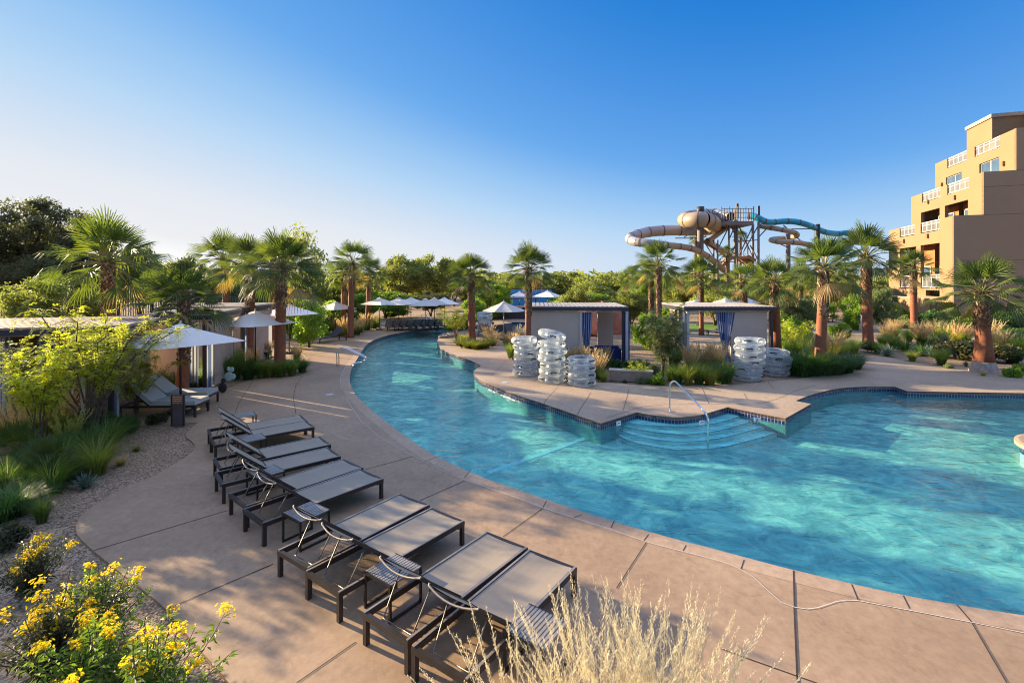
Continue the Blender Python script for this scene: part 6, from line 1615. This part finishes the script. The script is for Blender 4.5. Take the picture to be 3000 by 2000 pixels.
a = sp(2330, 380, 0); m = MB(); m.mat('steel_dark'); m.tube([a, (a.x, a.y, 0)], .35, 12); m.obj('blue_slide_pole', tw_)
A_, B_ = sp(1230, 345, -2), sp(1600, 345, -2); m = MB(); m.mat('steel'); m.hexa([(A_.x, A_.y, A_.z - .5), (B_.x, A_.y, A_.z - .5), (B_.x, A_.y + 5, A_.z - .5), (A_.x, A_.y + 5, A_.z - .5), (A_.x, A_.y, A_.z), (B_.x, A_.y, A_.z), (B_.x, A_.y + 5, A_.z), (A_.x, A_.y + 5, A_.z)]); m.obj('platform', tw_)
m = MB(); m.mat('steel')
for yy in (0, 5):
    for zz in (.5, 1.1, 1.7): m.bar((A_.x, A_.y + yy, A_.z + zz), (B_.x, A_.y + yy, A_.z + zz), .07, .07)
    for k in range(13): x = A_.x + (B_.x - A_.x) * k / 12; m.bar((x, A_.y + yy, A_.z), (x, A_.y + yy, A_.z + (2.0 if k % 3 == 0 else 1.7)), .09, .09)
m.obj('guard_rail', tw_)
m = MB(); m.mat('steel')
br = [((1315, 560), (1410, 340)), ((1315, 340), (1410, 560)), ((1430, 400), (1590, 760)), ((1590, 400), (1430, 740)), ((1410, 580), (1655, 560)), ((1315, 800), (1410, 560)), ((1480, 700), (1655, 390)), ((1200, 640), (1320, 400)), ((1010, 540), (1180, 420)),
      ((1655, 530), (1750, 430)), ((1655, 800), (1560, 620)), ((1200, 810), (1400, 810)), ((1140, 590), (1185, 740)), ((1050, 610), (1140, 760)), ((1940, 390), (2140, 570)), ((2030, 436), (2260, 432)), ((800, 530), (960, 440)), ((700, 540), (960, 540)), ((1860, 590), (1980, 640))]
for a, b in br: m.bar(sp(*a), sp(*b), .12, .12)
for a, b in br[:9]: m.bar(sp(*a, 3), sp(*b, 3), .1, .1)
m.obj('bracing', tw_)
m = MB(); m.mat('rust_wood')
for (a, b, dy) in [((1040, 570), (1330, 750), 0), ((1500, 745), (1600, 800), 1), ((1330, 760), (1200, 880), 2), ((1420, 760), (1620, 900), 2)]:
    p, q = sp(*a, dy), sp(*b, dy)
    for w in (-.6, .6): m.bar(p + Vector((0, w, 0)), q + Vector((0, w, 0)), .1, .45)
    n = 16
    for k in range(n): c = p.lerp(q, (k + .5) / n); m.box(c, (.3, 1.2, .05))
for (x0, x1, y) in [(1290, 1500, 765)]: p, q = sp(x0, y, 1), sp(x1, y, 1); m.bar(p, q, 2.2, .3)
m.obj('stairs', tw_)
m = MB(); m.mat('steel')
for (a, b, dy) in [((1040, 520), (1330, 700), 0), ((1290, 715), (1500, 715), 1)]:
    p, q = sp(*a, dy), sp(*b, dy); m.bar(p, q, .06, .06)
    for k in range(12): c = p.lerp(q, k / 11); m.bar(c, c - Vector((0, 0, .95)), .05, .05)
m.obj('stair_rail', tw_)

# ------------------------------------------------------------------ camera, light, world
cam = bpy.data.cameras.new('camera'); co = bpy.data.objects.new('camera', cam); COL.objects.link(co)
co.location = (0, 0, H); co.rotation_euler = (R(90), 0, 0)
cam.sensor_width = 36; cam.sensor_fit = 'HORIZONTAL'; cam.lens = 36 * F / 3000
cam.shift_x = 0; cam.shift_y = -(1000 - HY) / 3000
cam.clip_start = 0.05; cam.clip_end = 4000
SC.camera = co
wd_ = bpy.data.worlds.new('World'); SC.world = wd_; wd_.use_nodes = True
t = wd_.node_tree; t.nodes.clear()
sk = t.nodes.new('ShaderNodeTexSky'); sk.sky_type = 'NISHITA'; sk.sun_disc = False
sk.sun_elevation = SUN_EL; sk.sun_rotation = SUN_AZ; sk.air_density = 1.0; sk.dust_density = 0.03; sk.ozone_density = 3.0; sk.altitude = 400
bg = t.nodes.new('ShaderNodeBackground'); bg.inputs[1].default_value = 0.115
lum = t.nodes.new('ShaderNodeVectorMath'); lum.operation = 'DOT_PRODUCT'; lum.inputs[1].default_value = (.03, .04, .03); t.links.new(sk.outputs[0], lum.inputs[0])
def lin(c): return tuple((x / 255 / 12.92) if x < 10 else (((x / 255) + .055) / 1.055) ** 2.4 for x in c)
rp = ramp(t, [(.10, lin((18, 104, 198))), (.15, lin((42, 130, 216))), (.185, lin((72, 146, 226))), (.26, lin((108, 172, 238))), (.32, lin((152, 198, 243))), (.39, lin((184, 216, 246))), (.46, lin((208, 225, 244))), (.56, lin((230, 235, 243))), (.95, lin((250, 246, 240)))])
t.links.new(lum.outputs['Value'], rp.inputs[0])
tcw = t.nodes.new('ShaderNodeTexCoord'); sx = t.nodes.new('ShaderNodeSeparateXYZ'); t.links.new(tcw.outputs['Generated'], sx.inputs[0])
mz = t.nodes.new('ShaderNodeMapRange'); mz.inputs[1].default_value = .50; mz.inputs[2].default_value = .85; mz.inputs[3].default_value = 0.0; mz.inputs[4].default_value = 1.0; t.links.new(sx.outputs[2], mz.inputs[0])
zm = t.nodes.new('ShaderNodeMix'); zm.data_type = 'RGBA'; t.links.new(mz.outputs[0], zm.inputs[0]); t.links.new(rp.outputs[0], zm.inputs[6]); zm.inputs[7].default_value = (0.78, 0.96, 1.55, 1)  # overhead sky made brighter than its ramp colour, added fill to lift the shade
au = t.nodes.new('ShaderNodeMapRange'); au.inputs[1].default_value = .7; au.inputs[2].default_value = 3.0; au.inputs[3].default_value = 2.65; au.inputs[4].default_value = 14.0; t.links.new(lum.outputs['Value'], au.inputs[0])  # glow around the sun scaled up as added fill light
hs_ = t.nodes.new('ShaderNodeVectorMath'); hs_.operation = 'SCALE'; t.links.new(zm.outputs[2], hs_.inputs[0]); t.links.new(au.outputs[0], hs_.inputs['Scale'])
ow = t.nodes.new('ShaderNodeOutputWorld'); t.links.new(hs_.outputs[0], bg.inputs[0]); t.links.new(bg.outputs[0], ow.inputs[0])
sl = bpy.data.lights.new('sun', 'SUN'); so = bpy.data.objects.new('sun', sl); COL.objects.link(so)
sl.energy = 5.0; sl.angle = R(0.5); sl.color = (1.0, 0.80, 0.51)
sd = Vector((math.sin(SUN_AZ) * math.cos(SUN_EL), math.cos(SUN_AZ) * math.cos(SUN_EL), math.sin(SUN_EL)))
so.rotation_euler = sd.to_track_quat('Z', 'Y').to_euler()
vs_ = SC.view_settings; vs_.view_transform = 'Standard'; vs_.look = 'None'; vs_.exposure = 1.72; vs_.gamma = 1
SC.cycles.use_denoising = True; SC.cycles.filter_width = 1.05; SC.cycles.max_bounces = 6; SC.cycles.transparent_max_bounces = 24
SC.cycles.diffuse_bounces = 3; SC.cycles.caustics_reflective = False; SC.cycles.caustics_refractive = False
